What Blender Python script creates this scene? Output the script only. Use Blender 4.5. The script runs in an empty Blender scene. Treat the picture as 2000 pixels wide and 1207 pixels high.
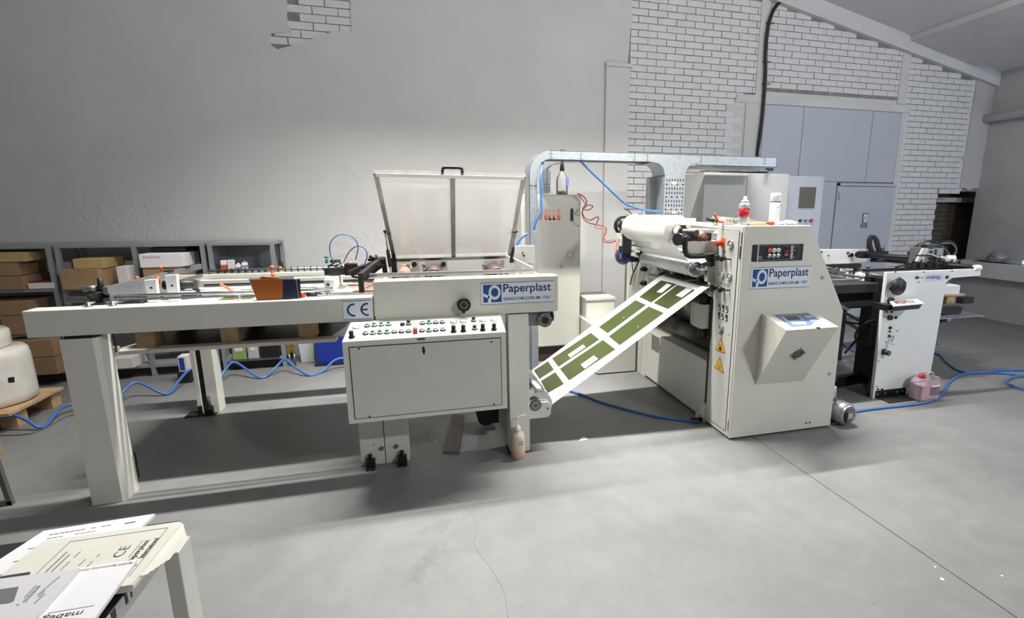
import bpy, bmesh, math, random
from mathutils import Vector, Matrix
random.seed(7)
sc = bpy.context.scene
COL = sc.collection
PI = math.pi

# ---------------------------------------------------------------- camera
H = 1.5
CM = [[0.9660767, -0.2582547, 0.0006142], [-0.0508426, -0.1925224, -0.9799746], [0.2532013, 0.9466993, -0.1991218]]
CF, CX, CY = 979.412, 1088.591, 608.088
def ray(x, y):
    d = ((x-CX)/CF, (y-CY)/CF, 1.0)
    return Vector([sum(CM[i][j]*d[i] for i in range(3)) for j in range(3)])
def at(x, y, X=None, Y=None, Z=None):
    """world point of a photo pixel on the plane X=, Y= or Z= (survey helper)"""
    r = ray(x, y)
    t = X/r.x if X is not None else (Y/r.y if Y is not None else (Z-H)/r.z)
    return Vector((0, 0, H)) + r*t
def onplane(x, y, P, N):
    r = ray(x, y); P = Vector(P); N = Vector(N); O = Vector((0, 0, H))
    return O + r*((P-O).dot(N)/r.dot(N))
cam_d = bpy.data.cameras.new('camera'); cam = bpy.data.objects.new('camera', cam_d)
COL.objects.link(cam); sc.camera = cam
cam_d.sensor_fit = 'HORIZONTAL'; cam_d.sensor_width = 36.0
cam_d.lens = CF/2000*36
cam_d.shift_x = -(CX-1000)/2000; cam_d.shift_y = (CY-603.5)/2000
cam_d.clip_start = .02
r_, d_, f_ = [Vector(v) for v in CM]
m = Matrix((( r_.x, -d_.x, -f_.x, 0), (r_.y, -d_.y, -f_.y, 0), (r_.z, -d_.z, -f_.z, H), (0, 0, 0, 1)))
cam.matrix_world = m

# ---------------------------------------------------------------- world, lamps, exposure
sc.view_settings.view_transform = 'Standard'; sc.view_settings.look = 'None'
sc.view_settings.gamma = 1; sc.view_settings.use_curve_mapping = False
sc.view_settings.exposure = 0.0
w = bpy.data.worlds.new('world'); sc.world = w; w.use_nodes = True
w.node_tree.nodes['Background'].inputs[0].default_value = (.80, .84, .92, 1)
w.node_tree.nodes['Background'].inputs[1].default_value = .15
def area(name, loc, target, sx, sy, power, col=(1, 1, 1), spread=180):
    l = bpy.data.lights.new(name, 'AREA'); l.shape = 'RECTANGLE'; l.size = sx; l.size_y = sy
    l.energy = power; l.color = col; l.spread = math.radians(spread)
    o = bpy.data.objects.new(name, l); COL.objects.link(o); o.location = loc
    d = Vector(target)-Vector(loc)
    o.rotation_euler = d.to_track_quat('-Z', 'Y').to_euler() if d.x or d.y else (0, 0, 0)
    return o
# row of tube lamps above the machines (long axis along the line): strong downlight of the reflectors plus points for the open tubes' spill and an added fill
area('lamp_row_line', (1.0, 3.42, 4.15), (1.0, 3.42, 0), 4.2, .10, 262, (1, .98, .95), 102)
for i in range(5):
    l = bpy.data.lights.new('tube_spill_fill', 'POINT'); l.energy = 11; l.shadow_soft_size = .12; l.color = (1, .98, .96)
    o = bpy.data.objects.new('tube_spill_fill', l); COL.objects.link(o); o.location = (-1.4+i*1.7, 3.3, 3.95 if i < 4 else 3.3)  # last point is no tube: added to brighten gate, right bricks and ceiling
# second lamp behind the photographer, to the right
area('lamp_row_hall', (4.3, -2.1, 4.1), (2.2, 3.0, .8), 1.5, .3, 580, (1, .985, .96), 180)
# daylight from the yard door on the right
area('daylight_door', (7.3, .4, 1.9), (4.5, 4.0, 2.2), 1.8, 2.6, 85, (.74, .83, 1.0), 180)

# ---------------------------------------------------------------- materials
def lin(c):
    c = c/255.0
    return c/12.92 if c <= .04045 else ((c+.055)/1.055)**2.4
def C(r, g, b): return (lin(r), lin(g), lin(b), 1)
MATS = {}
def mat(name, col, rough=.5, metal=0, var=.0, scale=6, bump=0, bscale=60, alpha=1, trans=0, spec=None, col2=None, emit=None, detail=6, coat=0, ior=None):
    if name in MATS: return MATS[name]
    m = bpy.data.materials.new(name); m.use_nodes = True
    nt = m.node_tree; b = nt.nodes['Principled BSDF']; L = nt.links
    b.inputs['Base Color'].default_value = col; b.inputs['Roughness'].default_value = rough
    b.inputs['Metallic'].default_value = metal
    if alpha < 1: b.inputs['Alpha'].default_value = alpha
    if trans: b.inputs['Transmission Weight'].default_value = trans
    if spec is not None: b.inputs['Specular IOR Level'].default_value = spec
    if ior: b.inputs['IOR'].default_value = ior
    if coat: b.inputs['Coat Weight'].default_value = coat
    if emit: b.inputs['Emission Color'].default_value = col; b.inputs['Emission Strength'].default_value = emit
    if var or col2 or bump:
        tc = nt.nodes.new('ShaderNodeNewGeometry')
    if var or col2:
        n = nt.nodes.new('ShaderNodeTexNoise'); n.inputs['Scale'].default_value = scale; n.inputs['Detail'].default_value = detail
        n.inputs['Roughness'].default_value = .62
        L.new(tc.outputs['Position'], n.inputs['Vector'])
        rp = nt.nodes.new('ShaderNodeValToRGB')
        rp.color_ramp.elements[0].position = .32; rp.color_ramp.elements[1].position = .68
        c2 = col2 if col2 else tuple(min(1, v*(1+var)) for v in col[:3])+(1,)
        c1 = col if col2 else tuple(v*(1-var) for v in col[:3])+(1,)
        rp.color_ramp.elements[0].color = c1; rp.color_ramp.elements[1].color = c2
        L.new(n.outputs['Fac'], rp.inputs['Fac']); L.new(rp.outputs['Color'], b.inputs['Base Color'])
    if bump:
        n2 = nt.nodes.new('ShaderNodeTexNoise'); n2.inputs['Scale'].default_value = bscale; n2.inputs['Detail'].default_value = 5
        L.new(tc.outputs['Position'], n2.inputs['Vector'])
        bp = nt.nodes.new('ShaderNodeBump'); bp.inputs['Strength'].default_value = bump; bp.inputs['Distance'].default_value = .01
        L.new(n2.outputs['Fac'], bp.inputs['Height']); L.new(bp.outputs['Normal'], b.inputs['Normal'])
    MATS[name] = m
    return m
CREAM = mat('cream_paint', C(205, 204, 194), .42, var=.035, scale=3)
CREAMD = mat('cream_paint_panel', C(196, 196, 189), .45, var=.03, scale=2.5)
WHITEP = mat('white_paint', C(226, 227, 224), .4, var=.02, scale=4)
MABW = mat('feeder_paint', C(222, 224, 222), .4, var=.03, scale=3)
GREYM = mat('grey_metal', C(128, 130, 130), .42, .6, var=.1, scale=9)
DARKM = mat('dark_steel', C(52, 50, 48), .5, .5, var=.25, scale=14)
BLACK = mat('black_plastic', C(24, 24, 25), .45)
BLACKM = mat('black_metal', C(30, 29, 30), .5, .3, var=.2, scale=12)
RUBBER = mat('black_rubber', C(34, 34, 36), .6, var=.15, scale=20)
CHROME = mat('chrome', C(205, 205, 205), .16, 1)
STEEL = mat('steel', C(176, 176, 174), .3, .95, var=.08, scale=14)
ALU = mat('aluminium', C(190, 191, 190), .36, .85, var=.06, scale=16)
FRAME = mat('lid_aluminium', C(120, 116, 112), .4, .8, var=.15, scale=18)
WHITE = mat('white_plastic', C(238, 238, 236), .45)
PAPER = mat('paper_white', C(228, 228, 229), .7)
PAPERC = mat('paper_cream', C(212, 210, 199), .75, var=.03, scale=15)
OLIVE = mat('olive_print', C(58, 68, 28), .28, var=.06, scale=8)
BLUEP = mat('blue_print', C(28, 74, 132), .4)
INK = mat('ink_blue', C(28, 46, 92), .45)
INKB = mat('ink_black', C(40, 40, 44), .6)
INKG = mat('ink_grey', C(135, 135, 138), .7)
SIGNW = mat('sign_enamel', C(208, 216, 224), .3)
ORANGE = mat('orange_plastic', C(232, 110, 60), .4)
ORHOSE = mat('orange_hose', C(206, 98, 70), .35)
BLUEH = mat('blue_hose', C(62, 108, 172), .28)
BLUED = mat('blue_tube', C(48, 92, 170), .3)
RED = mat('red_plastic', C(196, 40, 44), .35)
REDB = mat('red_button', C(186, 62, 48), .4)
GREENL = mat('green_lens', C(44, 140, 122), .25)
YEL = mat('yellow_enamel', C(236, 178, 36), .4)
YELP = mat('yellow_plastic', C(226, 190, 40), .4)
CARD = mat('cardboard', C(160, 130, 98), .85, var=.08, scale=10, bump=.05, bscale=220)
CARDD = mat('cardboard_brown', C(146, 118, 88), .85, var=.09, scale=9, bump=.05, bscale=220)
CARDY = mat('cardboard_buff', C(176, 154, 104), .85, var=.06, scale=9)
CARDW = mat('cardboard_white', C(214, 210, 206), .8, var=.03, scale=9)
WOOD = mat('pallet_wood', C(196, 168, 132), .8, var=.0, col2=C(166, 134, 98), scale=11, bump=.15, bscale=80)
WOOD_SHADE = mat('pallet_wood_shaded', C(128, 104, 84), .8, col2=C(100, 78, 60), scale=13)  # shaded copy of the pallet wood, for rear blocks and deck boards
GALV = mat('galvanised', C(168, 174, 178), .36, .5, col2=C(150, 156, 160), scale=45, detail=3)
SHELFM = mat('shelf_grey', C(152, 156, 160), .5, .3, var=.05, scale=8)
CABG = mat('cabinet_grey', C(190, 190, 186), .45, var=.02, scale=3)
CABB = mat('cabinet_bluegrey', C(178, 184, 194), .45, var=.02, scale=3)
NAVY = mat('navy_print', C(34, 36, 62), .4, var=.08, scale=30)
BROWNP = mat('ochre_print', C(160, 88, 34), .4, var=.04, scale=20)
ROLLER = mat('rubber_roller', C(96, 74, 70), .4, var=.1, scale=22)
BELT = mat('worn_belt', C(176, 140, 122), .6, var=.15, scale=16)
MOTORB = mat('motor_blue', C(44, 56, 104), .4)
GLASSP = mat('gauge_glass', C(214, 216, 214), .12, coat=.6)
MILKY = mat('milky_plastic', C(226, 216, 200), .4, trans=.25)
PINKL = mat('pink_liquid', C(226, 170, 176), .3, trans=.2)
PVC = mat('film_wrap', C(226, 222, 212), .3, var=.05, scale=7, bump=.5, bscale=9, coat=.4)
LAM = mat('laminate_film', C(226, 226, 230), .22, var=.03, scale=5, coat=.5)
ROLLW = mat('film_roll', C(244, 242, 234), .35)

# acrylic pane: clear with a faint milky tint and gloss
def acrylic(name, mix=.5, col=C(225, 222, 214)):
    m = bpy.data.materials.new(name); m.use_nodes = True; nt = m.node_tree; nt.nodes.clear(); L = nt.links
    o = nt.nodes.new('ShaderNodeOutputMaterial'); t = nt.nodes.new('ShaderNodeBsdfTransparent'); d = nt.nodes.new('ShaderNodeBsdfDiffuse')
    tl = nt.nodes.new('ShaderNodeBsdfTranslucent'); g = nt.nodes.new('ShaderNodeBsdfGlossy'); g.inputs['Roughness'].default_value = .03
    d.inputs[0].default_value = col; tl.inputs[0].default_value = col
    ad = nt.nodes.new('ShaderNodeMixShader'); ad.inputs[0].default_value = .5
    L.new(d.outputs[0], ad.inputs[1]); L.new(tl.outputs[0], ad.inputs[2])
    a = nt.nodes.new('ShaderNodeMixShader'); a.inputs[0].default_value = mix
    L.new(t.outputs[0], a.inputs[1]); L.new(ad.outputs[0], a.inputs[2])
    f = nt.nodes.new('ShaderNodeFresnel'); f.inputs[0].default_value = 1.45
    b = nt.nodes.new('ShaderNodeMixShader'); L.new(f.outputs[0], b.inputs[0]); L.new(a.outputs[0], b.inputs[1]); L.new(g.outputs[0], b.inputs[2])
    L.new(b.outputs[0], o.inputs[0]); MATS[name] = m
    return m
ACRYL = acrylic('acrylic_pane', .30, C(240, 238, 232))
CLEARP = acrylic('clear_plastic', .34, C(240, 240, 244))

# ---------------------------------------------------------------- mesh building
class MB:
    def __init__(s): s.bm = bmesh.new()
    def _f(s, vs, sm=False):
        try: f = s.bm.faces.new(vs)
        except ValueError: return None
        f.smooth = sm
        return f
    def box(s, x0, y0, z0, x1, y1, z1, bev=0, M=None):
        if x0 > x1: x0, x1 = x1, x0
        if y0 > y1: y0, y1 = y1, y0
        if z0 > z1: z0, z1 = z1, z0
        v = [s.bm.verts.new((x, y, z)) for z in (z0, z1) for x, y in ((x0, y0), (x1, y0), (x1, y1), (x0, y1))]
        fs = [s._f([v[i] for i in q]) for q in ((3, 2, 1, 0), (4, 5, 6, 7), (0, 1, 5, 4), (1, 2, 6, 5), (2, 3, 7, 6), (3, 0, 4, 7))]
        if M is not None:
            for q in v: q.co = M @ q.co
        if bev:
            es = list({e for f in fs for e in f.edges})
            bmesh.ops.bevel(s.bm, geom=es, offset=bev, segments=2, affect='EDGES', profile=.5)
        return s
    def hexa(s, b, t):            # bottom 4 points, top 4 points, both counter-clockwise from above
        v = [s.bm.verts.new(p) for p in list(b)+list(t)]
        for q in ((3, 2, 1, 0), (4, 5, 6, 7), (0, 1, 5, 4), (1, 2, 6, 5), (2, 3, 7, 6), (3, 0, 4, 7)): s._f([v[i] for i in q])
        return s
    def bar(s, p, q, a, b, up=(0, 0, 1), bev=0):   # rectangular bar p->q, width a (sideways) and b (along up)
        p, q = Vector(p), Vector(q); d = q-p; L = d.length; d.normalize()
        u = Vector(up); sd = d.cross(u); sd.normalize(); u = sd.cross(d)
        M = Matrix(((d.x, sd.x, u.x, p.x), (d.y, sd.y, u.y, p.y), (d.z, sd.z, u.z, p.z), (0, 0, 0, 1)))
        return s.box(0, -a/2, -b/2, L, a/2, b/2, bev, M)
    def prism(s, pts, ax, a, b, bev=0):
        def P(u, v, w): return {'X': (w, u, v), 'Y': (u, w, v), 'Z': (u, v, w)}[ax]
        A = [s.bm.verts.new(P(u, v, a)) for u, v in pts]; B = [s.bm.verts.new(P(u, v, b)) for u, v in pts]
        fs = [s._f(A), s._f(B[::-1])]
        n = len(pts)
        for i in range(n): fs.append(s._f([A[i], B[i], B[(i+1) % n], A[(i+1) % n]]))
        bmesh.ops.recalc_face_normals(s.bm, faces=[f for f in fs if f])
        if bev:
            es = list({e for f in fs if f for e in f.edges})
            bmesh.ops.bevel(s.bm, geom=es, offset=bev, segments=2, affect='EDGES', profile=.5)
        return s
    def cyl(s, p, q, r, r2=None, n=20, caps=True):
        p, q = Vector(p), Vector(q); d = (q-p).normalized()
        u = d.orthogonal().normalized(); v = d.cross(u); r2 = r if r2 is None else r2
        A, B = [], []
        for i in range(n):
            a = 2*PI*i/n; w_ = u*math.cos(a)+v*math.sin(a)
            A.append(s.bm.verts.new(p+w_*r)); B.append(s.bm.verts.new(q+w_*r2))
        for i in range(n): s._f([A[i], A[(i+1) % n], B[(i+1) % n], B[i]], True)
        if caps: s._f(A[::-1]); s._f(B)
        return s
    def ring(s, p, q, ro, ri, n=24):
        p, q = Vector(p), Vector(q); d = (q-p).normalized(); u = d.orthogonal().normalized(); v = d.cross(u)
        R = []
        for c, r in ((p, ri), (p, ro), (q, ro), (q, ri)):
            R.append([s.bm.verts.new(c+(u*math.cos(2*PI*i/n)+v*math.sin(2*PI*i/n))*r) for i in range(n)])
        for k in range(4):
            for i in range(n): s._f([R[k][i], R[(k+1) % 4][i], R[(k+1) % 4][(i+1) % n], R[k][(i+1) % n]], k in (1, 3))
        bmesh.ops.recalc_face_normals(s.bm, faces=list({f for r in R for v_ in r for f in v_.link_faces}))
        return s
    def lathe(s, prof, c, ax=(0, 0, 1), n=24):      # prof: (radius, height along ax)
        c = Vector(c); d = Vector(ax).normalized(); u = d.orthogonal().normalized(); v = d.cross(u)
        R = []
        for r, h in prof:
            if r < 1e-5: R.append([s.bm.verts.new(c+d*h)])
            else: R.append([s.bm.verts.new(c+d*h+(u*math.cos(2*PI*i/n)+v*math.sin(2*PI*i/n))*r) for i in range(n)])
        for k in range(len(R)-1):
            a, b = R[k], R[k+1]
            for i in range(n):
                j = (i+1) % n
                if len(a) == 1 and len(b) == 1: continue
                if len(a) == 1: s._f([a[0], b[j], b[i]], True)
                elif len(b) == 1: s._f([a[i], a[j], b[0]], True)
                else: s._f([a[i], a[j], b[j], b[i]], True)
        if len(R[0]) > 1: s._f(R[0][::-1])
        if len(R[-1]) > 1: s._f(R[-1])
        return s
    def tube(s, pts, r, n=8, smooth=True, res=6, closed=False):
        P = [Vector(p) for p in pts]
        if smooth and len(P) > 2:
            Q = []; N = len(P)
            for i in range(N if closed else N-1):
                if closed: a, b, c, d = P[i-1], P[i], P[(i+1) % N], P[(i+2) % N]
                else: a, b, c, d = P[max(i-1, 0)], P[i], P[i+1], P[min(i+2, N-1)]
                for k in range(res):
                    t = k/res
                    Q.append(.5*((2*b)+(c-a)*t+(2*a-5*b+4*c-d)*t*t+(-a+3*b-3*c+d)*t**3))
            if not closed: Q.append(P[-1])
            P = Q
        N = len(P); u = None; R = []
        for i in range(N):
            if closed: t = P[(i+1) % N]-P[i-1]
            else: t = P[min(i+1, N-1)]-P[max(i-1, 0)]
            t.normalize()
            if u is None: u = t.orthogonal().normalized()
            else:
                u = u-t*u.dot(t); u.normalize()
            v = t.cross(u)
            R.append([s.bm.verts.new(P[i]+(u*math.cos(2*PI*k/n)+v*math.sin(2*PI*k/n))*r) for k in range(n)])
        for i in range(N if closed else N-1):
            a, b = R[i], R[(i+1) % N]
            for k in range(n): s._f([a[k], a[(k+1) % n], b[(k+1) % n], b[k]], True)
        if not closed: s._f(R[0][::-1]); s._f(R[-1])
        return s
    def sheet(s, grid, th=.0006, sm=None):                     # grid of points -> thin solid sheet
        R = [[Vector(p) for p in row] for row in grid]; n, m_ = len(R), len(R[0])
        sm = (n > 2) if sm is None else sm
        nr = (R[0][min(1, m_-1)]-R[0][0]).cross(R[1][0]-R[0][0]).normalized()*th
        A = [[s.bm.verts.new(p) for p in row] for row in R]; B = [[s.bm.verts.new(p+nr) for p in row] for row in R]
        for i in range(n-1):
            for j in range(m_-1):
                s._f([B[i][j], B[i][j+1], B[i+1][j+1], B[i+1][j]], sm); s._f([A[i][j], A[i+1][j], A[i+1][j+1], A[i][j+1]], sm)
        A = [[s.bm.verts.new(v.co) for v in r] for r in A]; B = [[s.bm.verts.new(v.co) for v in r] for r in B]
        def side(a, b, c, d): s._f([a, b, c, d])
        for j in range(m_-1):
            side(A[0][j], A[0][j+1], B[0][j+1], B[0][j]); side(A[-1][j+1], A[-1][j], B[-1][j], B[-1][j+1])
        for i in range(n-1):
            side(A[i+1][0], A[i][0], B[i][0], B[i+1][0]); side(A[i][-1], A[i+1][-1], B[i+1][-1], B[i][-1])
        return s
    def sphere(s, c, r, seg=16, rings=10, sc_=(1, 1, 1)):
        M = Matrix.Translation(c) @ Matrix.Diagonal((*sc_, 1))
        q = bmesh.ops.create_uvsphere(s.bm, u_segments=seg, v_segments=rings, radius=r, matrix=M)
        for v in q['verts']:
            for f in v.link_faces: f.smooth = True
        return s
    def xf(s, M):
        for v in s.bm.verts: v.co = M @ v.co
        return s
    def build(s, name, m, parent=None, label=None, kind=None):
        org = ORG.get(parent.name, Vector((0, 0, 0))) if parent else Vector((0, 0, 0))
        me = bpy.data.meshes.new(name)
        if parent:
            for v in s.bm.verts: v.co -= org
        s.bm.to_mesh(me); s.bm.free()
        if isinstance(m, (list, tuple)):
            for q in m: me.materials.append(q)
        else: me.materials.append(m)
        o = bpy.data.objects.new(name, me); COL.objects.link(o)
        if parent: o.parent = parent; ORG[o.name] = org
        if label: o['label'] = label
        if kind: o['kind'] = kind
        return o
ORG = {}
def thing(name, label, cat, loc, group=None):
    o = bpy.data.objects.new(name, None); COL.objects.link(o); o.location = loc; o.empty_display_size = .1
    o['label'] = label; o['category'] = cat
    if group: o['group'] = group
    ORG[o.name] = Vector(loc)
    return o
def solo(name, mb, m, label, cat, loc, group=None):
    loc = Vector(loc)
    for v in mb.bm.verts: v.co -= loc
    o = mb.build(name, m); o.location = loc; o['label'] = label; o['category'] = cat
    ORG[o.name] = loc
    if group: o['group'] = group
    return o
def text(body, o, xd, ud, w_, h_, m, parent, name='lettering', lift=.0008, weight=0.0, fit=True):
    cu = bpy.data.curves.new('t', 'FONT'); cu.body = body; cu.size = 1; cu.offset = weight
    ob = bpy.data.objects.new('t', cu); COL.objects.link(ob)
    dg = bpy.context.evaluated_depsgraph_get()
    me = bpy.data.meshes.new_from_object(ob.evaluated_get(dg))
    bpy.data.objects.remove(ob)
    xs = [v.co.x for v in me.vertices]; ys = [v.co.y for v in me.vertices]
    x0, x1, y0, y1 = min(xs), max(xs), min(ys), max(ys)
    o = Vector(o); xd = Vector(xd).normalized(); ud = Vector(ud).normalized(); n = xd.cross(ud)
    sx = w_/(x1-x0); sy = h_/(y1-y0)
    org = ORG.get(parent.name, Vector((0, 0, 0)))
    for v in me.vertices:
        v.co = o + xd*(v.co.x-x0)*sx + ud*(v.co.y-y0)*sy + n*lift - org
    me.materials.append(m); me.name = name
    t = bpy.data.objects.new(name, me); COL.objects.link(t); t.parent = parent; ORG[t.name] = org
    return t
# ================================================================= THE SETTING
YW = 5.60
PLAST = mat('wall_plaster', C(197, 196, 194), .85, var=.035, scale=1.6, bump=.25, bscale=5)
PLASTR = mat('wall_plaster_right', C(186, 186, 186), .88, col2=C(168, 168, 168), scale=2.2, bump=.4, bscale=7)
BRICKM = mat('painted_brick', C(208, 208, 208), .8, var=.05, scale=9, bump=.25, bscale=40)
MORTAR = mat('mortar_joint', C(112, 110, 108), .95, col2=C(150, 148, 146), scale=7)
CONC = mat('painted_concrete_beam', C(204, 204, 204), .85, col2=C(194, 194, 194), scale=3, bump=.2, bscale=8)
CEILM = mat('ceiling_paint', C(205, 205, 208), .85, var=.05, scale=1.5)
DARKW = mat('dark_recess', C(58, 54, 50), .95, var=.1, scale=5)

# rough, broken plaster only where the wall shows it
def rough_patches(m, centres):
    nt = m.node_tree; L = nt.links; b = nt.nodes['Principled BSDF']; g = nt.nodes.new('ShaderNodeNewGeometry'); prev = None
    for (cx, cz, sx, sz) in centres:
        mp = nt.nodes.new('ShaderNodeMapping'); mp.vector_type = 'TEXTURE'; mp.inputs['Location'].default_value = (cx, YW, cz); mp.inputs['Scale'].default_value = (sx, 1, sz)
        L.new(g.outputs['Position'], mp.inputs[0]); ln = nt.nodes.new('ShaderNodeVectorMath'); ln.operation = 'LENGTH'; L.new(mp.outputs[0], ln.inputs[0])
        mr = nt.nodes.new('ShaderNodeMapRange'); mr.inputs[1].default_value = 1.15; mr.inputs[2].default_value = .55; L.new(ln.outputs['Value'], mr.inputs[0])
        if prev is None: prev = mr.outputs[0]
        else:
            mx = nt.nodes.new('ShaderNodeMath'); mx.operation = 'MAXIMUM'; L.new(prev, mx.inputs[0]); L.new(mr.outputs[0], mx.inputs[1]); prev = mx.outputs[0]
    n = nt.nodes.new('ShaderNodeTexNoise'); n.inputs['Scale'].default_value = 11; n.inputs['Detail'].default_value = 7; n.inputs['Distortion'].default_value = .9; L.new(g.outputs['Position'], n.inputs['Vector'])
    v = nt.nodes.new('ShaderNodeTexNoise'); v.inputs['Scale'].default_value = 34; v.inputs['Detail'].default_value = 3; L.new(g.outputs['Position'], v.inputs['Vector'])
    a0 = nt.nodes.new('ShaderNodeMath'); a0.operation = 'SUBTRACT'; a0.inputs[1].default_value = .725; L.new(n.outputs[0], a0.inputs[0])
    ad = nt.nodes.new('ShaderNodeMath'); ad.operation = 'MULTIPLY_ADD'; ad.inputs[1].default_value = .45; L.new(v.outputs[0], ad.inputs[0]); L.new(a0.outputs[0], ad.inputs[2])
    mu = nt.nodes.new('ShaderNodeMath'); mu.operation = 'MULTIPLY'; L.new(ad.outputs[0], mu.inputs[0]); L.new(prev, mu.inputs[1])
    bp = nt.nodes.new('ShaderNodeBump'); bp.inputs['Strength'].default_value = .8; bp.inputs['Distance'].default_value = .014; L.new(mu.outputs[0], bp.inputs['Height'])
    old = b.inputs['Normal'].links[0].from_socket; L.new(old, bp.inputs['Normal']); L.new(bp.outputs[0], b.inputs['Normal'])
rough_patches(PLAST, [(-2.62, 1.42, .55, .30), (-2.45, 1.25, .35, .12), (-.60, 1.88, .34, .09), (-.45, 1.10, .75, .24)])

# floor material: pale polished concrete with cloudy wear
def floor_mat():
    m = bpy.data.materials.new('polished_concrete'); m.use_nodes = True; nt = m.node_tree; L = nt.links
    b = nt.nodes['Principled BSDF']; g = nt.nodes.new('ShaderNodeNewGeometry')
    def noise(sc_, det, dist=0):
        n = nt.nodes.new('ShaderNodeTexNoise'); n.inputs['Scale'].default_value = sc_; n.inputs['Detail'].default_value = det
        n.inputs['Distortion'].default_value = dist; n.inputs['Roughness'].default_value = .6
        L.new(g.outputs['Position'], n.inputs['Vector']); return n
    def ramp(n, p0, c0, p1, c1):
        r = nt.nodes.new('ShaderNodeValToRGB'); e = r.color_ramp.elements
        e[0].position = p0; e[0].color = c0; e[1].position = p1; e[1].color = c1
        L.new(n.outputs[0], r.inputs[0]); return r
    a = ramp(noise(.9, 8, .4), .3, C(112, 112, 111), .7, C(127, 127, 126))
    c = ramp(noise(6, 8, .8), .35, (.87, .87, .87, 1), .64, (1.02, 1.02, 1.01, 1))
    d = ramp(noise(38, 3), .27, (.45, .45, .45, 1), .33, (1, 1, 1, 1))
    mx = nt.nodes.new('ShaderNodeMix'); mx.data_type = 'RGBA'; mx.blend_type = 'MULTIPLY'; mx.inputs[0].default_value = .8
    L.new(a.outputs[0], mx.inputs[6]); L.new(c.outputs[0], mx.inputs[7])
    m2 = nt.nodes.new('ShaderNodeMix'); m2.data_type = 'RGBA'; m2.blend_type = 'MULTIPLY'; m2.inputs[0].default_value = .5
    L.new(mx.outputs[2], m2.inputs[6]); L.new(d.outputs[0], m2.inputs[7]); 
    # old scuffed patch of its own shape in front of the console
    def patch(cx, cy, ang, sx, sy, prev, dark, sc_=18):
        mp = nt.nodes.new('ShaderNodeMapping'); mp.vector_type = 'TEXTURE'
        mp.inputs['Location'].default_value = (cx, cy, 0); mp.inputs['Rotation'].default_value = (0, 0, ang); mp.inputs['Scale'].default_value = (sx, sy, 1)
        L.new(g.outputs['Position'], mp.inputs[0])
        ln = nt.nodes.new('ShaderNodeVectorMath'); ln.operation = 'LENGTH'; L.new(mp.outputs[0], ln.inputs[0])
        n = noise(sc_, 7, .5)
        ad = nt.nodes.new('ShaderNodeMath'); ad.operation = 'ADD'; L.new(ln.outputs['Value'], ad.inputs[0])
        mu = nt.nodes.new('ShaderNodeMath'); mu.operation = 'MULTIPLY'; mu.inputs[1].default_value = 3.0; L.new(n.outputs[0], mu.inputs[0]); L.new(mu.outputs[0], ad.inputs[1])
        r = nt.nodes.new('ShaderNodeValToRGB'); e = r.color_ramp.elements
        e[0].position = .0; e[0].color = (1, 1, 1, 1); e[1].position = 1; e[1].color = (0, 0, 0, 1)
        ms = nt.nodes.new('ShaderNodeMapRange'); ms.inputs[1].default_value = 1.6; ms.inputs[2].default_value = 2.2; ms.inputs[3].default_value = .55; ms.inputs[4].default_value = 0
        L.new(ad.outputs[0], ms.inputs[0])
        q = nt.nodes.new('ShaderNodeMix'); q.data_type = 'RGBA'; L.new(ms.outputs[0], q.inputs[0]); L.new(prev, q.inputs[6]); q.inputs[7].default_value = dark
        return q.outputs[2]
    o = patch(-.04, 2.02, .95, .30, .08, m2.outputs[2], C(98, 100, 98))
    o = patch(.02, 2.25, .2, .22, .07, o, C(108, 110, 107))
    o = patch(3.1, 1.9, .3, .16, .03, o, C(100, 102, 101), 9)
    o = patch(2.2, 1.15, .3, .12, .09, o, C(112, 109, 105), 12)
    L.new(o, b.inputs['Base Color'])
    rr = nt.nodes.new('ShaderNodeMapRange'); rr.inputs[3].default_value = .38; rr.inputs[4].default_value = .62
    L.new(noise(3, 6).outputs[0], rr.inputs[0]); L.new(rr.outputs[0], b.inputs['Roughness'])
    bp = nt.nodes.new('ShaderNodeBump'); bp.inputs['Strength'].default_value = .08; bp.inputs['Distance'].default_value = .01
    L.new(noise(14, 8).outputs[0], bp.inputs['Height']); L.new(bp.outputs[0], b.inputs['Normal'])
    return m
FLOORM = floor_mat()
f = MB().box(-6, -6, -.30, 7.72, 6.6, -.06).build('floor', mat('sub_floor', C(70, 70, 70), .9), kind='structure')
for x0, x1 in ((-6, 2.0815), (2.0865, 7.72)):
    MB().box(x0, -6, -.06, x1, 6.6, 0).build('floor_slab', FLOORM, f)
# hairline crack
crk = [at(*p, Z=.0) for p in ((845, 960), (880, 975), (905, 990), (925, 1010), (931, 1040), (925, 1060), (940, 1085), (965, 1120), (985, 1160), (992, 1207))]
MB().tube([p+Vector((0, 0, .0)) for p in crk], .0011, 5).build('crack', mat('crack_dark', C(118, 116, 112), .9), f)

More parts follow.
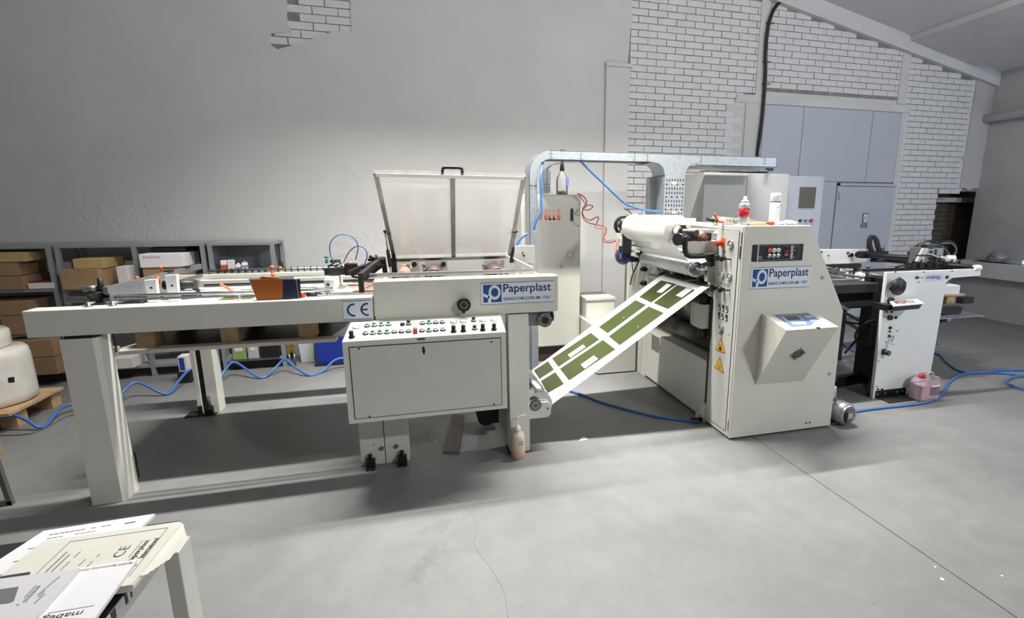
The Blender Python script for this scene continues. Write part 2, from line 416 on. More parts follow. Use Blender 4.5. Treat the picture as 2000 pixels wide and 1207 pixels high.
# brick rows -------------------------------------------------------
roof = lambda x: 3.76-.196*(x-4.77) if x > 0 else 3.76+.196*4.77
BP, BL, BJ = .0718, .2215, .009
def vis(P):
    d = Vector(P)-Vector((0, 0, H)); c = [sum(CM[i][j]*d[j] for j in range(3)) for i in range(3)]
    if c[2] <= 0: return None
    return (CF*c[0]/c[2]+CX, CF*c[1]/c[2]+CY)
bricks = []
def fill(x0, x1, z0, z1, skip=None, phase=0, y=YW, jag=0):
    k0 = int(math.floor(z0/BP)); z = k0*BP
    k = k0
    while z < z1:
        off = (BL+BJ)/2*(k % 2)+phase; x = x0-((x0-off) % (BL+BJ))
        xl = x0+(random.uniform(0, jag) if jag else 0)
        while x < x1:
            a, b = max(x+BJ/2, xl), min(x+BL+BJ/2, x1)
            zt = z+BP-BJ
            if b-a > .03 and zt <= z1 and zt < roof(b)+.02 and z >= z0-.001:
                if not (skip and skip(a, b, z, zt)): bricks.append((a, b, z, zt, y))
            x += BL+BJ
        k += 1; z = k*BP
opening = lambda a, b, z0, z1: b > 7.03 and z0 < 1.757 and z1 > .5
fill(2.335, 3.955, .9, 4.2, skip=lambda a, b, c, d: (a > 3.70 and 2.75 < d < 2.92) or (b > 3.84+.06*math.sin(c*9) and d < 2.75))
fill(4.075, 6.10, 2.875, 4.2, phase=.05)
fill(6.235, 7.03, .5, 1.794, phase=.1)
fill(6.235, 7.42, 1.794, 4.2, phase=.1)
fill(7.04, 7.42, 1.7232, 1.794, phase=.1)
fill(7.03, 8.6, .55, 1.80, phase=.02, y=YW+.42)       # bricks at the back of the recess
poly = [(-1.08, 3.60), (-.54, 3.62), (-.555, 3.17), (-.70, 3.17), (-.80, 3.13), (-1.0, 3.04), (-1.22, 2.965), (-1.27, 3.0), (-1.26, 3.10), (-1.09, 3.13), (-1.11, 3.25)]
def inpoly(x, z):
    c = False
    for i in range(len(poly)):
        (x1, y1), (x2, y2) = poly[i], poly[i-1]
        if (y1 > z) != (y2 > z) and x < (x2-x1)*(z-y1)/(y2-y1)+x1: c = not c
    return c
fill(-1.30, -.50, 2.93, 3.62, skip=lambda a, b, c, d: not inpoly((a+b)/2, (c+d)/2), phase=.03)
# wall body: mortar behind, plaster skin on the left proud of the bricks
wb = MB()
wb.box(-6, YW+.009, -.05, 7.03, YW+.30, 4.95); wb.box(7.03, YW+.009, 1.757, 8.2, YW+.30, 4.95); wb.box(7.77, YW+.009, -.05, 8.9, YW+.03, 1.757)
wb.box(7.03, YW+.009, -.05, 7.76, YW+.30, .50); wb.box(7.0, YW+.429, .3, 8.9, YW+.5, 1.9); wb.box(8.8, YW+.0, .3, 8.9, YW+.5, 1.9)
wall = wb.build('wall_back', MORTAR, kind='structure')
bm = bmesh.new()
outer = [(-6, -.01), (2.325, -.01), (2.325, 3.05), (2.30, 3.08), (2.335, 3.6), (2.335, 4.6), (-6, 4.95)]
es = []
for ring in (outer, poly):
    vs = [bm.verts.new((x, YW-.012, z)) for x, z in ring]
    for i in range(len(vs)): es.append(bm.edges.new((vs[i], vs[(i+1) % len(vs)])))
res = bmesh.ops.triangle_fill(bm, edges=es, use_beauty=True)
for e in [e for e in bm.edges if e.is_boundary]:
    a, b = e.verts; c = bm.verts.new(a.co+Vector((0, .021, 0))); d = bm.verts.new(b.co+Vector((0, .021, 0)))
    bm.faces.new((a, b, d, c))
bmesh.ops.remove_doubles(bm, verts=bm.verts, dist=1e-5); bmesh.ops.recalc_face_normals(bm, faces=bm.faces)
t = MB(); t.bm.free(); t.bm = bm
t.build('plaster_skin', PLAST, wall)
# lumps where plaster was patched over broken brick
pt = MB()
def lumps(cx, cz, sx, sz, n, r0, r1):
    for i in range(n):
        x = random.gauss(cx, sx); z = random.gauss(cz, sz); r = random.uniform(r0, r1)
        M = Matrix.Translation((x, YW-.012, z)) @ Matrix.Rotation(random.uniform(-.3, .3), 4, 'Y') @ Matrix.Diagonal((r*random.uniform(1.2, 2.2), .0032, r*.7, 1))
        q = bmesh.ops.create_icosphere(pt.bm, subdivisions=2, radius=1, matrix=M)
        for v in q['verts']:
            for fc in v.link_faces: fc.smooth = True
pt.bm.free()
# plaster pier with a cap ledge, frames of the brick fields, lintel, gate field
p = MB(); p.box(2.04, YW-.04, -.01, 2.325, YW-.012, 3.035, .004).build('pier', PLAST, wall)
MB().box(2.035, YW-.055, 3.035, 2.345, YW-.012, 3.075, .004).build('pier_cap', PLAST, wall)
MB().box(3.955, YW-.012, 2.83, 4.075, YW+.012, 4.2).box(6.10, YW-.012, 2.86, 6.235, YW+.012, 3.62).build('concrete_post', CONC, wall)
MB().box(3.70, YW-.014, 2.755, 6.33, YW+.012, 2.85, .004).build('lintel', CONC, wall)
MB().box(3.84, YW-.012, -.01, 4.09, YW+.012, 2.755, .003).box(6.20, YW-.012, -.01, 6.27, YW+.012, 2.755, .003).build('door_reveal', PLAST, wall)
p = MB(); p.prism([(7.40, 1.80), (7.9, 1.80), (7.9, 3.35), (7.40, 3.25)], 'Y', YW-.014, YW+.012).build('plaster_corner', PLASTR, wall)
MB().box(3.58, YW+.003, .0, 3.845, YW+.012, 2.76).box(4.07, YW+.002, 2.84, 6.24, YW+.012, 2.90).box(6.26, YW+.004, 0, 6.33, YW+.012, 2.8).box(7.35, YW+.002, 1.757, 7.45, YW+.012, 3.3).build('plaster_fill', PLAST, wall)
MB().box(7.03, YW+.30, 1.61, 8.8, YW+.42, 1.68).build('recess_lintel', CONC, wall)
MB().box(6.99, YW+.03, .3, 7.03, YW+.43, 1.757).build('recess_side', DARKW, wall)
# rough edge of plaster in the corner
pt = MB(); lumps_y = YW
for i in range(46):
    z = random.uniform(1.8, 2.9); x = 7.56+random.gauss(0, .06); r = random.uniform(.02, .06)
    M = Matrix.Translation((x, YW-.006, z)) @ Matrix.Diagonal((r*1.4, .009, r, 1))
    q = bmesh.ops.create_icosphere(pt.bm, subdivisions=2, radius=1, matrix=M)
pt.build('corner_plaster_lumps', PLASTR, wall, kind='stuff')
# split bricks: the 300 largest in view are parts, the rest is one part
cand = []
for i, b in enumerate(bricks):
    a, c = vis((b[0], b[4], b[2])), vis((b[1], b[4], b[3]))
    s = 0
    if a and c and -20 < a[0] < 2010 and -20 < c[1] < 800: s = abs(c[0]-a[0])*abs(c[1]-a[1])
    cand.append((s, i))
cand.sort(reverse=True)
big = {i for s, i in cand[:299] if s > 0}
base = {}
rest = MB(); dark = MB()
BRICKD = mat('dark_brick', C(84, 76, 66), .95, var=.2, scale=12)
for i, (a, b, z0, z1, y) in enumerate(bricks):
    w_ = round(b-a, 2); dy = random.uniform(-.0018, .0018)
    if i in big and y < YW+.3:
        key = (w_, random.randint(0, 1))
        if key not in base:
            mb = MB().box(-w_/2, 0, -(BP-BJ)/2, w_/2, .05, (BP-BJ)/2)
            for v in mb.bm.verts: v.co += Vector((random.uniform(-.0015, .0015), 0, random.uniform(-.0012, .0012)))
            base[key] = mb.build('brick', BRICKM, wall); o = base[key]
        else:
            o = base[key].copy(); COL.objects.link(o)
        o.name = 'brick'; o.location = ((a+b)/2, y+dy, (z0+z1)/2)
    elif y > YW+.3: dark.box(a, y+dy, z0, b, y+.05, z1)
    else: rest.box(a, y+dy, z0, b, y+.05, z1)
rest.build('brickwork', BRICKM, wall, kind='stuff'); dark.build('brickwork', BRICKD, wall, kind='stuff')

# sloping concrete rafter beam against the wall, ceiling with a broad downstand
MB().prism([(0, 4.66), (0, 4.87), (4.77, 3.935), (7.9, 3.31), (7.9, 3.12), (7.464, 3.215), (4.77, 3.745)], 'Y', YW-.07, YW+.01).build('trim_1', CONC, kind='structure')
ce = MB()
ce.prism([(-6, 3.9), (0, 4.88), (7.95, 3.30), (7.95, 3.45), (0, 5.0), (-6, 4.05)], 'Y', -6, YW)
ceil = ce.build('ceiling', CEILM, kind='structure')
MB().prism([(6.12, 3.60), (7.25, 3.375), (7.25, 3.45), (6.12, 3.67)], 'Y', -6, YW-.07).build('ceiling_downstand', CONC, ceil)
# right wall: thin above, thicker below with a ledge
wr = MB().box(7.74, -3, .78, 7.9, YW+.01, 3.4).box(7.60, -3, -.05, 7.9, YW+.01, .60).build('wall_right', PLASTR, kind='structure')
MB().box(7.49, -3, .575, 7.9, YW-.02, .79, .006).build('ledge', CONC, wr)
MB().tube([(7.66, 3.0, 2.74), (7.66, YW-.02, 2.74)], .055, 12).build('pipe', CONC, wr)
MB().box(-6.1, -6, -.05, -6, YW, 4).build('wall_left', PLAST, kind='structure')

# big flush gate of three panels with the small exit door in it
d2 = MB().box(4.09, YW+.003, 0, 6.20, YW+.03, 2.755).build('door_2', mat('gate_backing', C(120, 124, 130), .6), kind='structure')  # plain grey backing, showing in the seams between the panels
for x0, x1 in ((4.095, 4.665), (4.672, 5.73), (5.737, 6.195)):
    MB().box(x0, YW-.012, (.0 if x0 > 5.8 or x0 < 4.2 else 1.86), x1, YW+.003, 2.75, .002).build('gate_panel', CABB, d2)
MB().box(4.672, YW-.012, 0, 5.28, YW+.003, 1.855, .002).build('gate_panel', CABB, d2)
MB().box(6.245-.05, YW-.012, 0, 6.195, YW+.003, 1.86).build('gate_strip', CABB, d2)
d1 = MB().box(5.325, YW-.020, .02, 6.235, YW-.002, 1.80, .003).build('door_1', CABB, kind='structure')
MB().box(5.285, YW-.030, 0, 5.322, YW-.0, 1.84, .002).box(5.285, YW-.030, 1.806, 6.25, YW-.0, 1.84, .002).build('door_frame', CABB, d1)
MB().cyl((5.318, YW-.036, 1.62), (5.318, YW-.036, 1.74), .009, n=8).cyl((5.318, YW-.036, .25), (5.318, YW-.036, .37), .009, n=8).build('hinge', CABB, d1)
GRN = mat('exit_green', C(40, 108, 104), .5)
sg = MB().box(5.745, YW-.0225, 1.32, 5.84, YW-.020, 1.455).build('exit_sign', GRN, d1)
wsig = MB()
wsig.box(5.765, YW-.0235, 1.335, 5.83, YW-.0225, 1.44)
wsig.build('sign_panel', WHITE, sg)
rm = MB()
def seg(a, b, t=.007): rm.bar((5.745+a[0], YW-.0245, 1.32+a[1]), (5.745+b[0], YW-.0245, 1.32+b[1]), t, .001, up=(0, -1, 0))
seg((.055, .095), (.046, .062), .011); seg((.046, .062), (.028, .048)); seg((.028, .048), (.024, .028)); seg((.046, .062), (.062, .045)); seg((.062, .045), (.07, .025))
seg((.054, .088), (.036, .08)); seg((.054, .088), (.072, .08)); rm.cyl((5.745+.06, YW-.0235, 1.32+.108), (5.745+.06, YW-.025, 1.32+.108), .008, n=10)
rm.build('running_figure', GRN, sg)
s2 = MB().box(5.735, YW-.0225, 1.255, 5.84, YW-.020, 1.312).build('exit_sign', GRN, d1)
text('USCITA', (5.75, YW-.0235, 1.287), (1, 0, 0), (0, 0, 1), .07, .014, WHITE, s2)
text('EMERGENZA', (5.75, YW-.0235, 1.265), (1, 0, 0), (0, 0, 1), .075, .012, WHITE, s2)
# ================================================================= STACKING / CUTTING MACHINE (left)
YF = 2.88
st = thing('sheet_stacker', 'long cream stacker machine with sloping button console and raised clear lid', 'machine', (-.5, 3.4, 0))
def part(mb, name, m, parent=st, **k): return mb.build(name, m, parent, **k)
fb = part(MB().box(-1.837, YF, .898, -.282, 2.978, 1.029, .004), 'front_beam', CREAM)
part(MB().prism([(-1.715, YF), (-1.583, YF), (-1.565, YF+.02), (-1.565, YF+.12), (-1.715, YF+.12)], 'Z', 0, .882), 'leg', CREAM)
part(MB().box(-1.70, YF+.01, .88, -1.58, 2.97, .90), 'leg_gap_shade', BLACKM)  # black block stands in for the dark gap between leg and beam
rl = part(MB().box(-1.61, 4.08, 0, -1.534, 4.2, .92, .003).box(-1.675, 4.08, 0, -1.645, 4.2, .92, .002), 'leg', CREAM)
part(MB().box(-1.645, 4.10, .05, -1.61, 4.19, .92), 'slot', BLACKM, rl)
part(MB().box(-1.75, 4.03, 0, -1.55, 4.14, .008).box(-1.665, 4.055, .008, -1.645, 4.08, .07), 'foot_plate', DARKM, rl)
part(MB().lathe([(.0, -.03), (.028, -.03), (.03, .02), (.016, .03), (.012, .10), (0, .10)], (-1.59, 4.05, .045), (0, 0, 1), 14), 'levelling_knob', BLACK, rl)
part(MB().box(-1.8, 4.08, .90, .76, 4.18, 1.002, .004), 'rear_beam', CREAM)
part(MB().box(-1.52, 4.076, .967, -.35, 4.08, .975), 'chain_slot', DARKM)
part(MB().box(-1.8, 4.15, 1.002, -.1, 4.18, 1.035, .003), 'rear_rail', CREAM)
# round shaft with spring coils
sh = part(MB().cyl((-1.50, 4.12, 1.062), (-.42, 4.12, 1.062), .013, n=12), 'shaft', STEEL)
cl = MB()
for i in range(23): cl.ring((-1.44+i*.044, 4.12, 1.062), (-1.434+i*.044, 4.12, 1.062), .019, .012, 12)
part(cl, 'spring_coil', DARKM, sh)
part(MB().bar((-1.545, 2.98, 1.10), (-1.545, 4.12, 1.10), .02, .036).bar((-1.545, 2.98, 1.035), (-1.545, 4.12, 1.035), .014, .025).box(-1.538, 2.99, 1.035, -1.534, 3.55, 1.09), 'side_rail', GREYM)
for i, y in enumerate((3.62, 3.86)): part(MB().box(-1.56, y, 1.112, -1.53, y+.07, 1.124), 'rail_clip', BLACKM)
# front chrome rods
for dz, dy, r in ((0, 0, .0085), (-.022, .03, .007)):
    a = at(128, 584, Y=3.03+dy); b = at(655, 573, Y=3.03+dy)
    part(MB().cyl((a.x, a.y, 1.062+dz), (-.50, a.y, 1.062+dz), r, n=12), 'guide_rod', CHROME)
# clamp carriage with knurled knob and black handle
k = at(191, 596, Y=3.03)
cg = part(MB().lathe([(.0, -.022), (.022, -.022), (.026, .0), (.045, .03), (.047, .036), (0, .036)], (k.x, 3.03, 1.055), (0, 0, 1), 20), 'clamp_carriage', BLACK)
part(MB().lathe([(.034, 0), (.036, .006), (.033, .012), (.036, .018), (.033, .028), (.0, .032)], (k.x-.012, 3.03, 1.093), (0, 0, 1), 16), 'knurled_knob', STEEL, cg)
part(MB().lathe([(0, 0), (.0115, 0), (.013, .03), (.011, .068), (0, .07)], (k.x+.032, 3.02, 1.09), (.02, 0, 1), 12), 'handle', BLACK, cg)
for x in (-1.60, -1.50): part(MB().lathe([(0, 0), (.018, 0), (.013, .01), (.008, .014), (.008, .024), (0, .026)], (x, 2.93, 1.029), (0, 0, 1), 10).cyl((x-.02, 2.915, 1.038), (x+.02, 2.95, 1.05), .005, n=8), 'wing_nut', STEEL)
# pair of cream uprights, motor drum and drive
for px, h0 in ((300, 545), (341, 536)):
    a = at(px, 578, Y=3.28); t = at(px, h0, Y=3.28)
    b = part(MB().prism([(a.x-.03, a.z-.03), (a.x+.022, a.z-.03), (a.x+.028, t.z), (a.x-.03, t.z-.004)], 'Y', 3.27, 3.30, .002), 'upright_bracket', WHITEP)
    part(MB().cyl((a.x, 3.268, (a.z+t.z)/2), (a.x, 3.27, (a.z+t.z)/2), .006, n=8), 'bolt', BLACK, b)
a = at(320, 557, Y=3.36)
part(MB().cyl(a, (a.x+.16, a.y, a.z), .026, n=16), 'motor_drum', BLACK)
a = at(365, 570, Y=3.38)
part(MB().tube([a+Vector(v) for v in ((-.04, 0, 0), (-.03, 0, .03), (0, 0, .042), (.04, 0, .03), (.055, .01, 0), (.03, .01, -.02), (-.02, 0, -.022))], .010, 8, closed=True).tube([a+Vector(v) for v in ((-.04, .04, .01), (0, .03, .03), (.05, .02, .0), (.07, .0, -.02))], .008), 'cable_bundle', RUBBER)
# orange clamp levers
def lever(p0, p1, p2, r=.007):
    part(MB().tube([p0, p1, p2], r, 8).sphere(p2, r*1.6, 10, 6).cyl(Vector(p0)-Vector((0, 0, .02)), Vector(p0)+Vector((0, 0, .006)), .012, n=10), 'clamp_lever', ORANGE, label='orange clamp lever')
for px, py_, Y in ((308, 557, 3.35), (268, 556, 3.5), (313, 534, 3.9)):
    a = at(px, py_, Y=Y); lever(a, a+Vector((.01, 0, .02)), a+Vector((.014, -.02, .042)))
a = at(452, 568, Y=3.42); b = at(433, 557, Y=3.42); lever(a, (a+b)/2+Vector((0, 0, .006)), b)
a = at(533, 535, Y=4.04); lever(a, a+Vector((-.004, 0, .02)), a+Vector((0, 0, .05)), .009)
# bed inside: white slatted cross plates
part(MB().box(-1.52, 3.17, .935, -.30, 3.90, .945), 'bed_plate', GREYM)
part(MB().box(-1.45, 3.42, 1.02, -.45, 3.47, 1.034, .003).box(-1.47, 3.36, .99, -.46, 3.42, 1.0), 'cross_bar', WHITEP)
a = at(500, 566, Y=3.5)
# feed head: cream block, black bracket arms, valves
b0 = at(634, 570, Y=3.10); b1 = at(651, 546, Y=3.10)
hb = part(MB().box(b0.x, 3.10, 1.035, b1.x+.005, 3.42, 1.104, .003), 'feed_block', WHITEP)
part(MB().cyl((b0.x+.022, 3.097, 1.075), (b0.x+.022, 3.10, 1.075), .008, n=10), 'bolt', BLACK, hb)
part(MB().box(b0.x+.046, 3.12, 1.055, b0.x+.052, 3.40, 1.09), 'side_plate', GREYM, hb)
part(MB().box(-.52, 3.03, 1.03, -.40, 3.14, 1.042, .002), 'base_shoe', WHITEP, hb)
x0 = at(702, 571, Y=3.06); x1 = at(712, 545, Y=3.06)
br = part(MB().box(x0.x, 3.04, 1.03, x0.x+.028, 3.075, 1.125, .002).bar((x0.x+.014, 3.05, 1.125), (x0.x+.10, 3.50, 1.18), .028, .03).bar((x0.x+.11, 3.50, 1.19), (x0.x+.12, 3.50, 1.06), .03, .03, up=(0, 1, 0)), 'bracket_arm', DARKM)
part(MB().bar((-.43, 3.20, 1.13), (-.26, 3.6, 1.17), .022, .022).box(-.47, 3.3, 1.10, -.40, 3.36, 1.17).bar((-.56, 3.3, 1.145), (-.24, 3.34, 1.15), .02, .014).box(-.58, 3.27, 1.11, -.47, 3.33, 1.15), 'valve_block', BLACKM)
vb = MB()
for i, (px, py_, Y, w_) in enumerate(((672, 519, 3.6, .05), (688, 522, 3.55, .04), (735, 507, 3.45, .05), (655, 510, 3.6, .03), (716, 519, 3.5, .03))):
    a = at(px, py_, Y=Y); vb.box(a.x-w_, a.y-.02, a.z-.008, a.x+w_, a.y+.02, a.z+.008)
vb.cyl(at(722, 501, Y=3.4), at(748, 510, Y=3.45), .010, n=10).cyl(at(735, 497, Y=3.42), at(737, 520, Y=3.42), .008, n=8).sphere(at(747, 508, Y=3.44), .014, 10, 8)
vb.bar(at(712, 543, Y=3.2), at(752, 512, Y=3.6), .012, .03).bar(at(700, 535, Y=3.3), at(728, 520, Y=3.5), .01, .02).cyl(at(640, 519, Y=3.5), at(720, 522, Y=3.5), .006, n=8).cyl(at(675, 528, Y=3.4), at(728, 530, Y=3.5), .007, n=8)
part(vb, 'linkage', BLACKM)
part(MB().cyl(at(676, 517, Y=3.55), at(690, 513, Y=3.55), .012, n=10), 'brass_fitting', mat('brass', C(150, 104, 52), .35, .8))
part(MB().box(-.46, 3.08, 1.028, -.29, 3.44, 1.036), 'feed_belt', BELT)
for q in (((640, 522), (655, 512), (664, 513), (668, 522), (655, 530), (642, 527)), ((648, 529), (668, 517), (672, 525))):
    part(MB().tube([at(x, y, Y=3.45) for x, y in q], .005), 'cable', WHITE if q[0][0] == 648 else RUBBER)
part(MB().tube([at(x, y, Y=3.3) for x, y in ((688, 536), (692, 528), (702, 527), (706, 535), (700, 541), (690, 540))], .008, closed=True), 'cable', RUBBER)
# upright blue tube loops
T1 = [(653, 513), (646, 500), (644, 480), (651, 466), (666, 458), (685, 461), (697, 473), (699, 488), (694, 508)]
T2 = [(671, 513), (680, 495), (692, 483), (704, 481), (714, 488), (717, 500), (712, 515), (704, 522), (690, 527), (672, 526)]
for T in (T1, T2): part(MB().tube([at(x, y, Y=3.45) for x, y in T], .0032), 'air_tube', BLUED, label='thin blue looped air tube')
part(MB().cyl(at(638, 504, Y=3.6), at(638, 514, Y=3.6), .009, n=8).cyl(at(634, 502, Y=3.6), at(641, 502, Y=3.6), .008, n=8), 'elbow_fitting', mat('fitting_green', C(40, 96, 84), .4))
part(MB().cyl(at(599, 575, Y=2.99), at(618, 575, Y=2.99), .014, n=12), 'cylinder', BLACK)
part(MB().cyl(at(619, 575, Y=2.99), at(640, 575, Y=3.0), .013, n=12), 'cylinder_rod', CHROME)
part(MB().lathe([(0, 0), (.012, 0), (.016, .012), (.012, .03), (.005, .036), (0, .036)], at(591, 582, Y=2.96)-Vector((0, 0, .004)), (0, 0, 1), 12), 'air_plug', RED, label='small red air plug')
# small chrome fitting by the brochures
part(MB().tube([at(459, 583, Y=2.93), at(464, 576, Y=2.93), at(472, 582, Y=2.93)], .003).sphere(at(466, 583, Y=2.93), .011, 10, 6), 'toggle_clip', CHROME)

# right housing --------------------------------------------------
fp = part(MB().box(-.272, YF, .896, .775, 2.976, 1.113, .004), 'front_panel', CREAM)
part(MB().box(-.272, 2.98, 1.095, .70, 2.995, 1.113), 'inner_lip', CREAM)
part(MB().box(-.30, 3.0, 1.12, .66, 3.035, 1.142, .002), 'safety_bar', STEEL)
part(MB().box(-.25, 3.90, .90, .70, 3.97, 1.185, .004), 'rear_panel', mat('inner_grey', C(150, 150, 146), .5))
part(MB().box(.64, 3.55, 1.12, .78, 3.57, 1.245, .002), 'rear_panel', CREAM)
part(MB().box(-.27, 2.976, .90, -.26, 3.9, 1.03).box(.76, 2.976, .90, .775, 3.9, 1.06), 'end_panel', CREAM)
part(MB().box(-.26, 3.0, .93, .76, 3.9, .94), 'bed_plate', GREYM)
part(MB().cyl((-.272, 2.95, .94), (-.20, 2.95, .94), .006, n=6), 'bolt', BLACKM)
# wooden/rubber rollers and bearing plates seen below the lid
for (px, py_, r, ln, mt) in ((785, 530, .042, .34, BELT), (848, 531, .050, .30, ROLLER), (972, 529, .046, .30, ROLLER), (983, 534, .036, .26, ROLLER)):
    a = at(px, py_, Y=3.16)
    ro = part(MB().cyl((a.x, 3.16, 1.09), (a.x+.01, 3.16+ln+.1, 1.09), r, n=24), 'roller', mt)
    part(MB().cyl((a.x, 3.13, 1.09), (a.x, 3.161, 1.09), r*.35, n=12).ring((a.x, 3.155, 1.09), (a.x, 3.16, 1.09), r*.85, r*.6), 'roller_hub', CHROME, ro)
for (x0_, x1_, yy, kx) in ((805, 818, 512, 809), (828, 873, 512, 866), (945, 985, 512, None)):
    a = at(x0_, 529, Y=3.48); b = at(x1_, 508, Y=3.48)
    pl = part(MB().box(a.x, 3.48, a.z-.06, b.x, 3.49, b.z), 'bearing_plate', CREAM)
    if kx:
        c_ = at(kx, 516, Y=3.48); part(MB().cyl(c_-Vector((0, .018, 0)), c_, .017, n=16), 'knob', DARKM, pl)
    c_ = at((x0_ if x0_ > 820 else x0_-8), 520, Y=3.46); part(MB().cyl(c_, c_+Vector((0, 0, -.06)), .008, n=10).cyl(c_+Vector((0, 0, .0)), c_+Vector((0, 0, .018)), .012, n=10), 'spring_pin', STEEL, pl)
a0 = at(975, 510, Y=3.48)
part(MB().bar((.56, 3.48, 1.175), (.655, 3.05, 1.135), .012, .03), 'slanted_bar', WHITEP)
part(MB().cyl((.672+.02, 3.547, 1.195), (.672+.02, 3.55, 1.195), .006, n=8).cyl((.70, 3.547, 1.175), (.70, 3.55, 1.175), .008, n=8), 'bolt', BLACK)
# black handwheel on the front panel
hw = at(906, 595, Y=2.85)
h = part(MB().ring((hw.x, 2.835, hw.z), (hw.x, 2.868, hw.z), .038, .022, 28), 'handwheel', BLACK)
part(MB().ring((hw.x, 2.838, hw.z), (hw.x, 2.858, hw.z), .0215, .0155, 24), 'wheel_ring', ALU, h)
part(MB().cyl((hw.x, 2.845, hw.z), (hw.x, 2.88, hw.z), .0155, n=20).cyl((hw.x, 2.82, hw.z), (hw.x, 2.845, hw.z), .009, n=14), 'wheel_hub', BLACK, h)
part(MB().cyl((hw.x-.004, 2.83, hw.z-.041), (hw.x-.004, 2.86, hw.z-.041), .0085, n=12), 'wheel_grip', BLACK, h)
# signs
def pp_sign(x0, x1, z0, z1, y, parent):
    W_, H_ = x1-x0, z1-z0
    s = part(MB().box(x0, y-.0025, z0, x1, y, z1), 'sign_plate', SIGNW, parent)
    part(MB().box(x0, y-.0027, z1, x1, y, z1+.0022).box(x0, y-.0027, z0-.0022, x1, y, z0), 'sign_edge', DARKM, s)
    lx0, lx1, lz0, lz1 = x0+W_*.032, x0+W_*.275, z0+H_*.09, z0+H_*.93
    part(MB().box(lx0, y-.0031, lz0, lx1, y-.0024, lz1), 'logo_square', BLUEP, s)
    cx_, cz_ = lx0+(lx1-lx0)*.62, lz0+(lz1-lz0)*.56; rx, rz = (lx1-lx0)*.33, (lz1-lz0)*.42
    lg = MB(); n = 40
    ring_ = [[lg.bm.verts.new((cx_+math.cos(2*PI*i/n)*rx*kk, y-.0037, cz_+math.sin(2*PI*i/n)*rz*kk)) for i in range(n)] for kk in (1, .60)]
    for i in range(n): lg._f([ring_[0][i], ring_[0][(i+1) % n], ring_[1][(i+1) % n], ring_[1][i]])
    q = [(lx0+(lx1-lx0)*a_, y-.0036, lz0+(lz1-lz0)*b_) for a_, b_ in ((.25, 0), (.42, 0), (.42, .45), (.25, .45))]
    lg._f([lg.bm.verts.new(p_) for p_ in q])
    q = [(lx0+(lx1-lx0)*a_, y-.0036, lz0+(lz1-lz0)*b_) for a_, b_ in ((0, .36), (.30, .22), (.34, .36), (0, .54))]
    lg._f([lg.bm.verts.new(p_) for p_ in q])
    part(lg, 'logo_letter', SIGNW, s)
    text('Paperplast', (x0+W_*.30, y-.0025, z0+H_*.42), (1, 0, 0), (0, 0, 1), W_*.66, H_*.52, INK, s, weight=.012)
    text('BURAGO DI MOLGORA (MI) - ITALY', (x0+W_*.302, y-.0025, z0+H_*.11), (1, 0, 0), (0, 0, 1), W_*.655, H_*.19, INK, s, weight=.008)
    return s
pp_sign(.312, .748, .958, 1.081, YF, fp)
ce_p = part(MB().box(-.434, YF-.0025, .912, -.29, YF, 1.010), 'sign_plate', SIGNW, fb)
part(MB().box(-.434, YF-.0027, 1.010, -.29, YF, 1.012).box(-.434, YF-.0027, .910, -.29, YF, .912), 'sign_edge', DARKM, ce_p)
def arc(mb, cx_, cz_, r, t, a0, a1, y, n=22, sx=1):
    V = []
    for i in range(n+1):
        a_ = math.radians(a0+(a1-a0)*i/n); V.append([mb.bm.verts.new((cx_+math.cos(a_)*q*sx, y, cz_+math.sin(a_)*q)) for q in (r, r-t)])
    for i in range(n): mb._f([V[i][0], V[i+1][0], V[i+1][1], V[i][1]])
g = MB(); arc(g, -.378, .962, .037, .010, 90, 270, YF-.0032); arc(g, -.309, .962, .037, .010, 90, 270, YF-.0032)
for x0_ in (-.378, -.309):
    g.box(x0_, YF-.0034, .989, x0_+.004, YF-.003, .999).box(x0_, YF-.0034, .925, x0_+.004, YF-.003, .935)
g.box(-.338, YF-.0034, .9575, -.309, YF-.003, .9665)
part(g, 'ce_mark', INK, ce_p)

# legs, column with clamps --------------------------------------
part(MB().box(.468, YF, .003, .592, YF+.12, .888, .003), 'leg', CREAM)
part(MB().box(.455, YF-.002, .0, .60, YF+.125, .004), 'foot_plate', DARKM)
col = part(MB().box(-.417, 2.95, 0, -.281, 3.08, .9, .003), 'column', CREAM)
part(MB().box(-.277, 2.95, 0, -.140, 3.08, .9, .003), 'column', CREAM)
part(MB().box(-.283, 2.96, 0, -.275, 3.06, .9), 'column_joint', DARKM)
for px, py_ in ((746, 875), (774, 871)):
    a = at(px, py_, Y=2.95); part(MB().cyl((a.x, 2.94, a.z), (a.x, 2.952, a.z), .0125, n=16).cyl((a.x, 2.935, a.z), (a.x, 2.94, a.z), .006, n=8), 'bolt', GREYM)
for px in (729, 760, 730):
    a = at(px, 868, Y=2.95); part(MB().cyl((a.x, 2.948, a.z), (a.x, 2.951, a.z), .003, n=6), 'screw', BLACK)
for px, py_ in ((724, 915), (786, 908)):
    a = at(px, py_, Z=0)
    c_ = part(MB().box(a.x-.024, 2.90, 0, a.x+.026, 2.95, .05, .003).box(a.x-.026, 2.88, 0, a.x+.028, 2.95, .012, .002), 'foot_clamp', BLACKM)
    part(MB().cyl((a.x, 2.925, .05), (a.x, 2.925, .066), .007, n=8).cyl((a.x, 2.925, .066), (a.x, 2.925, .082), .013, n=10), 'clamp_bolt', BLACKM, c_)
# chain at the back of the front leg
ch = MB()
for i in range(24):
    z = (.07+i*.011 if i < 14 else .78+(i-14)*.011); ch.box(-1.556, 2.99, z, -1.548, 2.998, z+.008)
part(ch, 'chain', BLACKM, kind='stuff')
